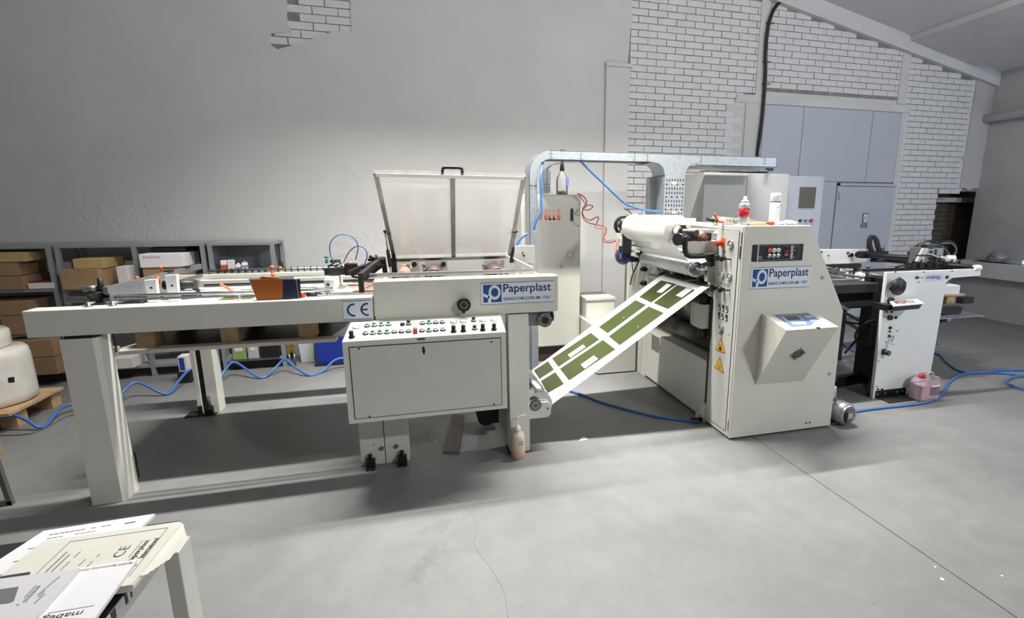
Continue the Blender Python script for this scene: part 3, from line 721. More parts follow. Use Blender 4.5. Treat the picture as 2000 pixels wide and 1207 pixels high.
# console ---------------------------------------------------------
cz0, cz1 = .850, .900
con = part(MB().hexa([(-.413, 2.62, .412), (.412, 2.62, .412), (.425, 2.872, .412), (-.402, 2.872, .412)], [(-.413, 2.62, cz0), (.412, 2.62, cz0), (.420, 2.872, cz1), (-.398, 2.872, cz1)]), 'console', CREAM)
dp = part(MB().box(-.384, 2.6175, .435, .384, 2.62, .822), 'console_seam', DARKM, con)
part(MB().box(-.380, 2.614, .439, .380, 2.618, .818, .001), 'console_door', CREAMD, con)
for x_, z_ in ((-.335, .812), (.333, .802), (-.31, .445), (.338, .446)):
    part(MB().cyl((x_, 2.611, z_), (x_, 2.615, z_), .0045, n=10), 'screw', BLACK, con)
part(MB().box(-.05, 2.617, .835, -.012, 2.6201, .846), 'type_plate', mat('plate_brown', C(92, 86, 74), .6), con)
part(MB().prism([(-.028, .8), (-.018, .8), (-.014, .776), (-.020, .755), (-.028, .772)], 'Y', 2.6125, 2.614), 'paint_chip', DARKM, con)
PN = Vector((0, -(cz1-cz0), 2.872-2.62)).normalized(); PP = (0, 2.62, cz0)
def onc(x, y): return onplane(x, y, PP, PN)
def dev(px, py_, rad, prof, m, name='push_button', parent=con, n=16, sub=None, **k):
    c_ = onc(px, py_); mb = MB().lathe([(rad*a_, b_) for a_, b_ in prof], c_, PN, n)
    o = part(mb, name, m, parent, **k)
    return o
BASE = [(0, 0), (1, 0), (1, .006), (.86, .009), (.86, .009), (0, .009)]
rows = [(717, 635.5, 'w'), (731, 634.5, 'g'), (745, 633.5, 'g'), (759, 633, 'g'), (773, 634, 'o'), (798, 631.5, 's'),
        (714, 650.5, 'w'), (728, 650, 'g'), (742, 649, 'g'), (756, 648.5, 'g'), (770, 647.5, 'w'), (784, 647, 'w'), (798, 646, 'w'),
        (825, 630.5, 'w'), (838, 629.5, 'g'), (851, 629, 'w'), (864, 628.5, 'w'), (824, 645, 'w'), (838, 645, 'g'), (851, 644, 'w'), (865, 643, 'w'),
        (925, 625, 's'), (927, 641, 's')]
for px, py_, kd in rows:
    c_ = onc(px, py_+2)
    if kd == 'o': dev(px, py_+1, .0125, [(0, 0), (1, 0), (1, .002), (0, .002)], WHITE, 'button_cap'); continue
    o = part(MB().lathe([(0, 0), (.0155, 0), (.0155, .004), (.0135, .004), (.0135, .0), (0, 0)], c_, PN, 18), 'button_bezel', BLACK, con)
    part(MB().lathe([(0, .0), (.0125, .0), (.0125, .009), (.0105, .011), (0, .011)], c_, PN, 18), 'button_ring', ALU if kd != 'g' else WHITE, con)
    if kd == 'g': part(MB().lathe([(0, .010), (.0092, .010), (.0088, .016), (.005, .0205), (0, .0215)], c_, PN, 14), 'green_lamp', GREENL, con)
    elif kd == 's': part(MB().lathe([(0, .010), (.009, .010), (.008, .022), (0, .023)], c_, PN, 10).bar(c_+PN*.018-Vector((.010, 0, 0)), c_+PN*.018+Vector((.010, 0, 0)), .005, .010, up=PN), 'selector_knob', BLACK, con)
    else: part(MB().lathe([(0, .010), (.0085, .010), (.0085, .0122), (0, .0122)], c_, PN, 12).bar(c_+PN*.0125-Vector((.0085, 0, 0)), c_+PN*.0125+Vector((.0085, 0, 0)), .003, .004, up=PN), 'button_face', BLACK if px < 720 else GREYM, con)
c_ = onc(786, 635); part(MB().bar(c_-PN*0, c_+PN*.014, .022, .018, up=(0, 1, 0)), 'counter', BLACK, con)
c_ = onc(786, 635)+PN*.014; part(MB().bar(c_, c_+PN*.002, .016, .012, up=(0, 1, 0)), 'counter_window', ALU, con)
c_ = onc(811, 650); part(MB().bar(c_, c_+PN*.026, .022, .022, up=(0, 1, 0), bev=.002), 'emergency_stop', REDB, con, label='red square emergency stop button')
for px, py_ in ((696, 640), (886, 629), (905, 628), (943, 626), (965, 625)):
    c_ = onc(px, py_)
    ga = part(MB().lathe([(0, 0), (.0215, 0), (.0215, .005), (.0185, .006), (.0185, .003), (0, .003)], c_, PN, 26), 'pressure_gauge', ALU, con)
    part(MB().lathe([(0, .004), (.018, .004), (0, .0045)], c_, PN, 22), 'gauge_dial', WHITE, ga)
    part(MB().bar(c_+PN*.005, c_+PN*.005+Vector((.010, .008, .001)), .0012, .0006, up=PN), 'needle', BLACK, ga)
    c2_ = onc(px-9 if px < 700 else px, py_+19)
    part(MB().lathe([(0, 0), (.0155, 0), (.0155, .005), (.0105, .009), (.0115, .034), (.009, .037), (0, .037)], c2_, PN, 16), 'regulator_knob', BLACK, con)
# gearbox at the right end, adjusting wheel
a = at(1063, 624, Y=2.93)
gb = part(MB().box(.60, 2.93, .80, .735, 3.06, .893, .004), 'gearbox', GREYM)
part(MB().cyl((a.x, 2.905, a.z), (a.x, 2.93, a.z), .044, n=28), 'gearbox_flange', STEEL, gb)
part(MB().cyl((a.x, 2.90, a.z), (a.x, 2.906, a.z), .022, n=20), 'flange_bore', BLACK, gb)
fb_ = MB()
for i in range(8):
    q = 2*PI*i/8; fb_.cyl((a.x+.034*math.cos(q), 2.901, a.z+.034*math.sin(q)), (a.x+.034*math.cos(q), 2.905, a.z+.034*math.sin(q)), .004, n=6)
part(fb_, 'flange_bolt', DARKM, gb)
h = part(MB().lathe([(0, 0), (.008, 0), (.009, .014), (.032, .018), (.036, .026), (.032, .034), (.01, .036), (0, .040)], (.735, 2.985, .845), (1, 0, 0), 20), 'adjusting_wheel', BLACK)
# lower roller and its cream arm
ar = part(MB().prism([(.585, .205), (.715, .205), (.735, .225), (.735, .285), (.715, .31), (.585, .31)], 'Y', 2.905, 2.925, .002), 'roller_arm', CREAM)
a = at(1046, 791, Y=2.905)
part(MB().ring((a.x, 2.899, a.z), (a.x, 2.906, a.z), .036, .031, 30), 'bearing_seal', BLACK, ar)
part(MB().cyl((a.x, 2.897, a.z), (a.x, 2.906, a.z), .031, n=28), 'bearing_cap', GREYM, ar)
part(MB().cyl((a.x, 2.894, a.z), (a.x, 2.898, a.z), .006, n=10), 'bearing_screw', BLACK, ar); part(MB().cyl((.715, 2.9, .265), (.715, 2.905, .265), .005, n=8), 'bearing_screw', BLACK, ar)
part(MB().cyl((.665, 2.93, .285), (.665, 3.86, .285), .085, n=40), 'steel_roller', CHROME)
part(MB().box(.585, 3.86, .2, .735, 3.88, .37), 'roller_arm', CREAM)
part(MB().box(.46, 3.86, 0, .6, 3.98, .9), 'leg', CREAM)
# lid ------------------------------------------------------------
LB, RB, LT, RT = Vector((-.185, 3.5, 1.182)), Vector((.587, 3.5, 1.186)), Vector((-.212, 2.80, 1.683)), Vector((.557, 2.80, 1.678))
LN = (RB-LB).cross(LT-LB).normalized()
lid = part(MB().bar(LB, RB, .04, .034, up=LN), 'lid', FRAME)
part(MB().bar(LT-(RB-LB).normalized()*.012, RT+(RB-LB).normalized()*.012, .022, .024, up=LN), 'lid_top_frame', FRAME, lid)
part(MB().bar(LT+LN*.013-(LB-LT).normalized()*0, RT+LN*.013, .026, .002, up=LN), 'top_edge', WHITE, lid)
part(MB().bar(LB, LT, .022, .022, up=LN), 'lid_side_frame', FRAME, lid)
part(MB().bar(RB, RT, .022, .022, up=LN), 'lid_side_frame', FRAME, lid)
mB, mT = LB.lerp(RB, .5), LT.lerp(RT, .5)
part(MB().bar(mB, mT, .024, .024, up=LN), 'lid_centre_bar', FRAME, lid)
for a_, b_, c2, d2_ in ((LB, mB, mT, LT), (mB, RB, RT, mT)):
    part(MB().sheet([[a_, b_], [d2_, c2]], .003), 'lid_pane', ACRYL, lid)
hd = mT+Vector((0, -.01, .012)); xx = (RT-LT).normalized(); uu = (LT-LB).normalized()
part(MB().tube([hd-xx*.052, hd-xx*.048+uu*.030, hd-xx*.034+uu*.036, hd+xx*.034+uu*.036, hd+xx*.048+uu*.030, hd+xx*.052], .008, 8, smooth=False), 'lid_handle', BLACK, lid)
for s_ in (-1, 1): part(MB().cyl(mT+xx*.058*s_-uu*.014-LN*.014, mT+xx*.058*s_-uu*.014-LN*.018, .006, n=10), 'bolt', BLACK, lid)
for base_, top_, q in (((762, 520), (752, 452), LB.lerp(LT, .36)), ((998, 512), (1008, 452), RB.lerp(RT, .36))):
    t_ = at(*top_, Y=q.y); b_ = at(*base_, Y=3.35)
    mid = b_.lerp(t_, .48)
    g_ = part(MB().cyl(b_, mid, .011, n=12), 'gas_strut', BLACK)
    part(MB().cyl(mid, t_, .0045, n=8), 'strut_rod', STEEL, g_)
    part(MB().sphere(t_, .011, 10, 8), 'strut_end', BLACK, g_)
    part(MB().box(q.x-.012, q.y-.012, q.z-.01, q.x+.012, q.y+.012, q.z+.02), 'strut_bracket', BLACKM, g_)
part(MB().box(-.20, 3.40, 1.05, -.17, 3.5, 1.19), 'hinge_post', BLACKM)
# motor and cable bundle hanging behind the console
mo = MB()
for i in range(7):
    x_ = .27+i*.025; mo.tube([(x_, 3.35+.02*(i % 3), .75), (x_-.03+.02*(i % 2), 3.30, .45), (x_+.02, 3.27, .18+.03*(i % 3)), (x_+.09, 3.3, .10+.02*i), (x_+.13, 3.35, .4)], .014, 8)
part(mo, 'hanging_hoses', RUBBER)
part(MB().cyl((.36, 3.2, .12), (.36, 3.42, .12), .06, n=20).box(.40, 3.25, .05, .45, 3.4, .6), 'drive_motor', BLACKM)
# ================================================================= LAMINATOR (centre right)
YL = 2.69; XL = 1.90
la = thing('laminator', 'tall cream laminating machine with slanted right edge, warning triangles and film roll brackets', 'machine', (2.2, 3.4, 0))
def lp(mb, name, m, parent=la, **k): return mb.build(name, m, parent, **k)
tw = lp(MB().prism([(1.90, .012), (2.708, .012), (2.705, .835), (2.382, 1.402), (1.90, 1.402)], 'Y', YL, 2.99, .004), 'front_tower', CREAM)
lp(MB().box(1.91, YL+.012, 0, 2.69, 2.98, .012), 'plinth', BLACKM)
lp(MB().box(1.8985, YL+.045, .045, 1.9005, 2.945, 1.372), 'side_door_seam', DARKM, tw)
sd = lp(MB().box(1.8955, YL+.048, .048, 1.901, 2.942, 1.369, .001), 'side_door', CREAMD, tw)
lp(MB().box(1.899, YL+.014, .02, 1.9012, YL+.018, 1.39), 'cover_seam', GREYM, tw)
for z in (1.33, .10): lp(MB().box(1.893, YL+.022, z-.035, 1.90, YL+.032, z+.035, .001), 'hinge', CREAM, tw)
lp(MB().box(1.895, YL+.024, 1.20, 1.8995, YL+.030, 1.28), 'latch_slot', DARKM, tw)
# rear tower and low body between
rt = lp(MB().box(1.90, 4.02, .0, 2.6, 4.50, 1.36, .004), 'rear_tower', CREAM)
lp(MB().box(1.8985, 4.10, .04, 1.9005, 4.103, 1.25).box(1.8985, 4.42, .04, 1.9005, 4.423, 1.25), 'panel_seam', GREYM, rt)
bp_ = lp(MB().box(1.90, 3.02, .02, 2.62, 4.02, .45, .006), 'base_cover', CREAM)
lp(MB().box(1.905, 2.985, .0, 1.95, 3.02, .5).box(1.93, 2.99, 0, 2.5, 3.02, .9), 'dark_gap', BLACKM)
lp(MB().box(1.86, 3.02, 0, 1.90, 3.06, .05, .002).box(1.885, 2.985, .0, 1.905, 3.02, .14, .001), 'foot_bracket', CREAM)
lp(MB().tube([(1.9, 3.9, .44), (1.897, 3.8, .40), (1.897, 3.72, .35)], .002).box(1.8985, 3.75, .30, 1.8998, 3.9, .43), 'oil_stain', mat('oil_stain', C(120, 116, 104), .4), bp_)
lp(MB().box(2.0, 3.0, .45, 2.55, 4.02, .47), 'deck', mat('rusty_deck', C(98, 90, 84), .6, col2=C(130, 118, 104), scale=9), bp_)
lp(MB().box(2.40, 2.99, .45, 2.45, 4.02, 1.25), 'interior_shade_panel', BLACKM)  # added black panel stands in for the unlit interior between the towers
# low box and side cabinet left of the rear tower
sb = thing('low_cream_cabinet', 'low cream machine cabinet on the floor left of the laminator, under the green web', 'cabinet', (1.72, 4.5, 0))
MB().box(1.50, 4.18, .01, 1.88, 4.95, .44, .004).build('body', CREAM, sb)
MB().box(1.51, 4.19, 0, 1.87, 4.9, .012).build('plinth', BLACKM, sb)
MB().box(1.497, 4.30, .05, 1.50, 4.305, .40).build('panel_seam', DARKM, sb)
MB().cyl((1.52, 4.178, .20), (1.52, 4.18, .20), .012, n=10).build('key_lock', DARKM, sb)
solo('small_cream_box', MB().box(1.53, 4.62, .44, 1.83, 4.98, .64, .006).box(1.525, 4.61, .62, 1.835, 4.99, .645, .003), CREAM, 'small plain cream box standing on the low cabinet beside the tall logo cabinet', 'box', (1.68, 4.8, .44))

# rollers between the towers
def roller(name, x, z, r, y0, y1, m, parent=la, **k):
    return lp(MB().cyl((x, y0, z), (x, y1, z), r, n=32), name, m, parent, **k)
roller('big_drum', 2.22, .745, .20, 3.0, 4.02, mat('dark_drum', C(44, 44, 48), .3))
roller('counter_drum', 2.10, .50, .10, 3.0, 4.02, mat('dark_drum2', C(50, 48, 48), .35))
nr = roller('nip_roller', 2.02, 1.02, .055, 3.02, 4.0, mat('green_rubber', C(56, 58, 52), .35))
for y in (3.30, 3.48, 3.72, 3.9): lp(MB().ring((2.02, y, 1.02), (2.02, y+.035, 1.02), .0565, .05, 28), 'roller_collar', ALU, nr)
roller('guide_roller', 1.90, .935, .022, 3.0, 4.0, ALU)
roller('lower_nip_roller', 2.03, .90, .06, 3.0, 4.0, BLACKM)
cr = roller('coating_roller', 1.83, 1.09, .05, 3.12, 3.95, mat('laminate_roll', C(206, 204, 206), .25, coat=.4))
lp(MB().cyl((1.83, 3.105, 1.09), (1.83, 3.15, 1.09), .054, n=28), 'chrome_cap', CHROME, cr)
lp(MB().ring((1.83, 3.10, 1.09), (1.83, 3.106, 1.09), .036, .02, 24).cyl((1.83, 2.98, 1.09), (1.83, 3.10, 1.09), .013, n=12), 'roller_journal', GREYM, cr)
roller('tension_roller', 2.05, 1.17, .03, 3.0, 4.0, STEEL)
roller('top_roller', 2.0, 1.30, .018, 3.0, 4.0, CHROME)
roller('top_roller', 1.95, 1.335, .012, 3.0, 4.0, ALU)
roller('top_roller', 2.08, 1.37, .012, 3.0, 4.0, ALU)
lp(MB().box(1.97, 3.05, 1.39, 2.04, 4.4, 1.405, .002).box(2.16, 3.0, 1.355, 2.20, 4.3, 1.40).box(1.90, 4.30, 1.36, 2.5, 4.36, 1.42), 'top_frame', CREAM)
lp(MB().bar((1.89, 3.03, 1.355), (1.89, 4.05, 1.355), .03, .02), 'top_rail', ALU)
lp(MB().bar(at(1460, 440, Y=2.97), at(1560, 441, Y=3.2), .01, .04).prism([(1.95, 1.402), (2.38, 1.402), (2.20, 1.44), (1.95, 1.455)], 'Y', 3.1, 3.14), 'top_guard', CREAM)
# film path
a, b = 3.16, 3.93
lp(MB().sheet([[(1.66, a, 1.285), (1.66, b, 1.285)], [(1.80, a, 1.145), (1.80, b, 1.145)]], .001), 'film_sheet', LAM)
lp(MB().sheet([[(1.86, a-.05, 1.13), (1.86, b, 1.13)], [(2.05, a-.1, 1.20), (2.05, b, 1.20)]], .001), 'film_sheet', LAM)
lp(MB().sheet([[(1.88, a-.06, 1.05), (1.88, b, 1.05)], [(2.0, a-.06, 1.08), (2.0, b, 1.08)]], .001).sheet([[(1.95, 3.03, 1.32), (1.95, 3.6, 1.32)], [(2.12, 3.03, 1.22), (2.12, 3.6, 1.22)]], .001), 'film_sheet', LAM)
# flat bar in front of the film
lp(MB().bar((1.77, 2.99, 1.206), (1.76, 4.10, 1.20), .04, .012, bev=.002), 'flat_bar', GREYM)
# arms carrying the film roll
am = lp(MB().box(1.655, 2.965, 1.213, 1.90, 2.99, 1.298, .003), 'roll_arm', CREAM)
lp(MB().tube([(1.88, 2.95, 1.205), (1.72, 2.95, 1.20), (1.665, 2.95, 1.21), (1.65, 2.955, 1.25), (1.652, 2.96, 1.33)], .018, 8), 'black_hook', BLACK, am)
lp(MB().cyl((1.60, 2.97, 1.31), (1.64, 2.99, 1.31), .040, n=20).cyl((1.64, 2.98, 1.31), (1.70, 2.98, 1.31), .020, n=12), 'arm_knob', BLACK, am)
lp(MB().box(1.70, 2.97, 1.295, 1.765, 3.03, 1.35, .003).box(1.79, 2.97, 1.295, 1.85, 3.03, 1.35, .003), 'bearing_block', BLACK, am)
lp(MB().cyl((1.775, 2.96, 1.30), (1.775, 2.97, 1.30), .010, n=10), 'bolt', WHITE, am)
lp(MB().box(1.64, 4.05, 1.19, 1.90, 4.09, 1.26, .003).box(1.62, 4.06, 1.25, 1.80, 4.10, 1.30, .002), 'roll_arm', CREAM)
lp(MB().box(1.66, 4.03, 1.13, 1.74, 4.12, 1.30, .004).bar((1.70, 4.08, 1.32), (1.86, 4.08, 1.36), .03, .12), 'bearing_block', BLACK)
# handwheel at the far end of the shaft
hwl = lp(MB().ring((1.725, 4.17, 1.36), (1.725, 4.21, 1.36), .085, .066, 28).cyl((1.725, 4.10, 1.36), (1.725, 4.24, 1.36), .035, n=20), 'brake_wheel', BLACK)
for i in range(8):
    q = PI*i/4
    lp(MB().bar((1.725+.03*math.cos(q), 4.165, 1.36+.03*math.sin(q)), (1.725+.075*math.cos(q), 4.165, 1.36+.075*math.sin(q)), .010, .010, up=(0, 1, 0)), 'spoke', BLACK, hwl)
lp(MB().cyl((1.725, 4.02, 1.36), (1.725, 4.10, 1.36), .062, n=24), 'brake_drum', BLACK, hwl)
# chuck, flap
sf = lp(MB().cyl((1.715, 2.93, 1.352), (1.725, 4.10, 1.36), .019, n=20), 'winding_shaft', mat('brown_steel', C(112, 98, 92), .35, .7))
lp(MB().ring((1.715, 3.115, 1.354), (1.715, 3.184, 1.354), .037, .022, 24), 'chuck', WHITE, sf)
lp(MB().cyl((1.715, 3.095, 1.354), (1.715, 3.115, 1.354), .031, n=20).box(1.70, 3.10, 1.383, 1.73, 3.14, 1.396), 'chuck_jaw', DARKM, sf)
lp(MB().lathe([(0, 0), (.05, 0), (.055, .02), (.03, .06), (0, .06)], (1.78, 3.0, 1.30), (0, 0, 1), 16), 'copper_cup', mat('worn_copper', C(112, 84, 70), .45, .5))
# control items on the side door
def sx(y, z, rad, prof, name, m, parent=sd, x=1.8955, n=18):
    return lp(MB().lathe([(rad*a_, b_) for a_, b_ in prof], (x, y, z), (-1, 0, 0), n), name, m, parent)
e = lp(MB().box(1.892, 2.88, 1.262, 1.8955, 2.925, 1.318), 'emergency_plate', ORANGE, sd)
sx(2.902, 1.286, .019, [(0, 0), (.6, 0), (.6, .018), (1, .022), (1, .05), (.85, .055), (0, .055)], 'emergency_button', REDB)
for y, z, r in ((2.812, 1.284, .027), (2.885, 1.076, .023), (2.802, 1.077, .025), (2.853, .730, .021)):
    g_ = sx(y, z, r, [(0, 0), (1, 0), (1, .012), (.85, .014), (.85, .008), (0, .008)], 'pressure_gauge', ALU, n=24)
    lp(MB().lathe([(0, 0), (r*.84, 0), (0, .0006)], (1.887, y, z), (-1, 0, 0), 20), 'gauge_dial', WHITE, g_)
    lp(MB().bar((1.886, y-.008, z-.008), (1.886, y+.012, z+.01), .0008, .002), 'needle', BLACK, g_)
sx(2.853, .695, .010, [(0, 0), (1, 0), (1, .012), (0, .012)], 'gauge_stem', GREYM)
for y, z in ((2.915, 1.192), (2.862, 1.190), (2.945, .982), (2.855, .988)):
    k_ = sx(y, z, .020, [(0, 0), (.5, 0), (.5, .02), (1, .024), (1, .04), (.8, .046), (0, .046)], 'regulator_knob', BLACK)
for y, z in ((2.812, 1.19), (2.80, .992)):
    lp(MB().cyl((1.87, y+.03, z), (1.87, y-.01, z), .004, n=8).cyl((1.895, y-.006, z), (1.866, y-.006, z), .005, n=8), 'valve_lever', BLACKM, sd)
for y, z in ((2.893, 1.022), (2.855, 1.018), (2.815, 1.018), (2.880, 1.235)):
    lp(MB().box(1.8948, y-.012, z-.009, 1.8956, y+.012, z+.009), 'printed_label', INKG, sd)
for i, y in enumerate((2.895, 2.853, 2.808)):
    for j, z in enumerate((.862, .805)):
        q = lp(MB().box(1.8948, y-.013, z-.023, 1.8956, y+.013, z+.023), 'pictogram', INKB, sd)
        lp(MB().cyl((1.894, y+.006, z-.010), (1.8949, y+.006, z-.010), .008, n=12), 'pictogram_dot', WHITE, q)
        lp(MB().cyl((1.8937, y+.006, z-.010), (1.8942, y+.006, z-.010), .004, n=10).box(1.894, y-.010, z+.006, 1.8948, y-.003, z+.018), 'pictogram_mark', INKB if (i+j) % 2 else WHITE, q)
for pts, kind in ((((2.852, .664), (2.908, .562), (2.793, .567)), 'hand'), (((2.851, .529), (2.909, .437), (2.793, .430)), 'heat')):
    o_ = MB().prism(pts, 'X', 1.8945, 1.8955); cy_ = sum(p_[0] for p_ in pts)/3; cz_ = sum(p_[1] for p_ in pts)/3
    tr = lp(o_, 'warning_triangle', BLACK, sd)
    lp(MB().prism([(cy_+(p_[0]-cy_)*.86, cz_+(p_[1]-cz_)*.86) for p_ in pts], 'X', 1.8938, 1.8946), 'yellow_field', YEL, tr)
    s_ = MB()
    if kind == 'hand':
        s_.box(1.8931, cy_-.014, cz_-.022, 1.8938, cy_+.010, cz_-.004)
        for q in range(4): s_.box(1.8931, cy_+.010-.001*q, cz_-.021+q*.005, 1.8938, cy_+.022-.003*q, cz_-.018+q*.005)
        s_.box(1.8931, cy_-.004, cz_-.004, 1.8938, cy_+.014, cz_+.001).box(1.8931, cy_-.010, cz_+.008, 1.8938, cy_+.016, cz_+.012)
    else:
        for q in (-.013, 0, .013): s_.tube([(1.8936, cy_+q, cz_-.022), (1.8936, cy_+q+.004, cz_-.012), (1.8936, cy_+q-.004, cz_-.002), (1.8936, cy_+q+.001, cz_+.010)], .0014, 4)
    lp(s_, 'warning_symbol', BLACK, tr)
lp(MB().cyl((1.895, 2.772, .70), (1.8962, 2.772, .70), .005, n=8), 'door_lock', BLACK, sd)
# small cream motor box at the side, inside
mbx = lp(MB().box(1.83, 3.0, .69, 1.90, 3.13, .86, .004).box(1.825, 3.12, .70, 1.90, 3.14, .85, .002), 'side_motor_box', CREAM)
lp(MB().cyl((1.87, 3.05, .86), (1.87, 3.05, .92), .035, n=16).cyl((1.87, 3.05, .62), (1.87, 3.05, .69), .03, n=14).box(1.885, 2.98, .62, 1.905, 3.01, .90), 'side_motor', DARKM, mbx)
lp(MB().box(1.85, 2.99, 1.02, 1.90, 3.03, 1.12, .003).box(1.86, 2.97, 1.0, 1.89, 3.0, 1.02), 'bearing_house', CREAM)
lp(MB().cyl((1.849, 3.01, 1.07), (1.852, 3.01, 1.07), .012, n=12), 'bearing_hole', BLACK)
lp(MB().cyl((1.87, 2.985, 1.175), (1.87, 3.03, 1.175), .022, n=14).box(1.88, 3.0, 1.10, 1.90, 3.05, 1.2), 'knurled_screw', BLACK)
for z in (1.155, .985, .86): lp(MB().cyl((1.90, 4.06, z), (1.86, 4.06, z), .022, n=14).cyl((1.87, 4.06, z), (1.84, 4.06, z), .010, n=8), 'bearing', BLACKM, rt)
lp(MB().cyl((1.90, 4.05, 1.10), (1.83, 4.05, 1.10), .03, n=16).cyl((1.83, 4.0, 1.13), (1.83, 4.07, 1.13), .028, n=16), 'bearing', DARKM, rt)
lp(MB().box(1.76, 4.0, 1.135, 1.92, 4.12, 1.15, .002).box(1.885, 4.0, 1.0, 1.905, 4.03, 1.15), 'shelf_plate', CREAM, rt)
# blue drive motor hung on the far side, black lever
m0 = at(1217, 500, Y=4.2)
mo_ = lp(MB().sphere((m0.x, 4.2, m0.z), .078, 20, 14, (.9, 1.1, 1)).cyl((m0.x-.01, 4.13, m0.z-.01), (m0.x+.07, 4.13, m0.z-.025), .028, n=16).box(m0.x-.03, 4.16, m0.z+.04, m0.x+.03, 4.24, m0.z+.09, .006), 'hanging_motor', MOTORB, label='dark blue hanging motor')
lp(MB().tube([(m0.x-.03, 4.2, m0.z+.07), (m0.x-.03, 4.2, m0.z+.11), (m0.x, 4.2, m0.z+.135), (m0.x+.03, 4.2, m0.z+.11), (m0.x+.03, 4.2, m0.z+.08)], .007), 'lifting_eye', BLACK, mo_)
lp(MB().box(m0.x-.05, 4.135, m0.z-.02, m0.x-.02, 4.145, m0.z+.02), 'type_plate', CREAM, mo_)
lp(MB().cyl((m0.x+.065, 4.13, m0.z-.025), (m0.x+.11, 4.13, m0.z-.03), .022, n=14), 'shaft_collar', BLACK, mo_)
lp(MB().tube([at(1252, 491, X=1.86), at(1247, 512, X=1.86), at(1236, 535, X=1.87), at(1231, 556, X=1.88)], .007).tube([at(1234, 510, X=1.86), at(1236, 530, X=1.87)], .005), 'long_lever', BLACK)
# front face: indicator panel, sign, wedge control desk
ip = lp(MB().box(1.963, YL-.004, 1.183, 2.334, YL, 1.288, .001), 'indicator_panel', BLACK, tw)
lp(MB().box(1.998, YL-.0048, 1.184, 2.008, YL-.004, 1.287), 'panel_stripe', mat('stripe_pale_blue', C(150, 184, 196), .4), ip)
lp(MB().box(2.01, YL-.0046, 1.281, 2.30, YL-.004, 1.2825).box(2.03, YL-.0046, 1.190, 2.29, YL-.004, 1.1915).box(2.30, YL-.0046, 1.195, 2.3015, YL-.004, 1.279), 'panel_line', ALU, ip)
lp(MB().ring((2.022, YL-.0055, 1.206), (2.022, YL-.004, 1.206), .012, .008, 20), 'panel_emblem', mat('stripe_pale_blue', C(150, 184, 196), .4), ip)
for i in range(3):
    for j in range(2):
        x, z = 2.083+i*.032, 1.252-j*.034
        o_ = lp(MB().lathe([(0, 0), (.0145, 0), (.0145, .006), (.011, .009), (0, .009)], (x, YL-.004, z), (0, -1, 0), 20), 'button', (ORANGE if (i, j) == (0, 0) else WHITE) if j == 0 else ALU, ip)
        if j == 0: lp(MB().cyl((x, YL-.0135, z), (x, YL-.014, z), .0045, n=12), 'button_mark', REDB if i == 0 else BLACK, o_)
dsp = lp(MB().box(2.187, YL-.0055, 1.212, 2.232, YL-.004, 1.262), 'digital_display', mat('display_dark', C(40, 20, 22), .3), ip)
lp(MB().box(2.198, YL-.006, 1.219, 2.222, YL-.0055, 1.223), 'display_label', WHITE, dsp)
RD = mat('led_red', C(196, 70, 60), .4)
text('18', (2.196, YL-.0058, 1.230), (1, 0, 0), (0, 0, 1), .026, .022, RD, dsp)
for j, z in enumerate((1.268, 1.247, 1.225, 1.205)):
    lp(MB().box(2.242, YL-.005, z-.008, 2.258, YL-.004, z+.008), 'symbol_key', WHITE, ip)
    lp(MB().box(2.246, YL-.0055, z-.004, 2.254, YL-.005, z+.004), 'symbol_mark', BLACK, ip)
    if j != 2: lp(MB().box(2.266, YL-.0046, z-.0015, 2.28, YL-.004, z+.0015), 'symbol_text', ALU, ip)
_pp = part; part = lp
pp_sign(1.965, 2.411, 1.0125, 1.1435, YL, tw)
part = _pp
Wt = [(2.070, YL, .851), (2.450, YL, .846), (2.418, 2.425, .802), (2.045, 2.425, .803)]
Wb = [(2.067, YL, .370), (2.437, YL, .366)]
wd = MB(); V = [wd.bm.verts.new(p_) for p_ in Wt+Wb]
for q in ((3, 2, 1, 0), (3, 0, 4), (2, 5, 1), (2, 3, 4, 5), (0, 1, 5, 4)): wd._f([V[i] for i in q])
bmesh.ops.recalc_face_normals(wd.bm, faces=wd.bm.faces)
desk = lp(wd, 'control_desk', CREAM, tw)
DN = (Vector(Wt[1])-Vector(Wt[0])).cross(Vector(Wt[3])-Vector(Wt[0])).normalized()
if DN.z < 0: DN = -DN
def ond(x, y, l=0): return onplane(x, y, Vector(Wt[0])+DN*l, DN)
def dq(pts, name, m, l, parent):
    mb = MB(); P0 = [ond(x, y) for x, y in pts]
    mb.hexa([p_+DN*.0002 for p_ in P0], [p_+DN*l for p_ in P0]); bmesh.ops.recalc_face_normals(mb.bm, faces=mb.bm.faces)
    return lp(mb, name, m, parent)
Z4 = lambda x, y: (1480+x*.09, 590+y*.09)
kp = dq([Z4(735, 540), Z4(1510, 490), Z4(1080, 235), Z4(345, 283)], 'keypad_panel', mat('keypad_blue', C(96, 116, 142), .35), .0015, desk)
dq([Z4(640, 425), Z4(1010, 395), Z4(855, 290), Z4(500, 318)], 'screen_surround', mat('keypad_light', C(150, 176, 224), .35), .0022, desk)
dq([Z4(660, 408), Z4(950, 388), Z4(845, 302), Z4(560, 322)], 'screen', mat('screen_dark', C(44, 40, 48), .2), .003, desk)
KB = mat('keypad_keys', C(160, 186, 230), .35)
dq([Z4(1070, 352), Z4(1215, 340), Z4(1150, 298), Z4(1005, 308)], 'key_block', KB, .0024, desk)
for k_ in range(5):
    x0_ = 770+k_*62; dq([Z4(x0_, 495), Z4(x0_+52, 491), Z4(x0_-5, 425), Z4(x0_-52, 429)], 'key_block', KB, .0024, desk)
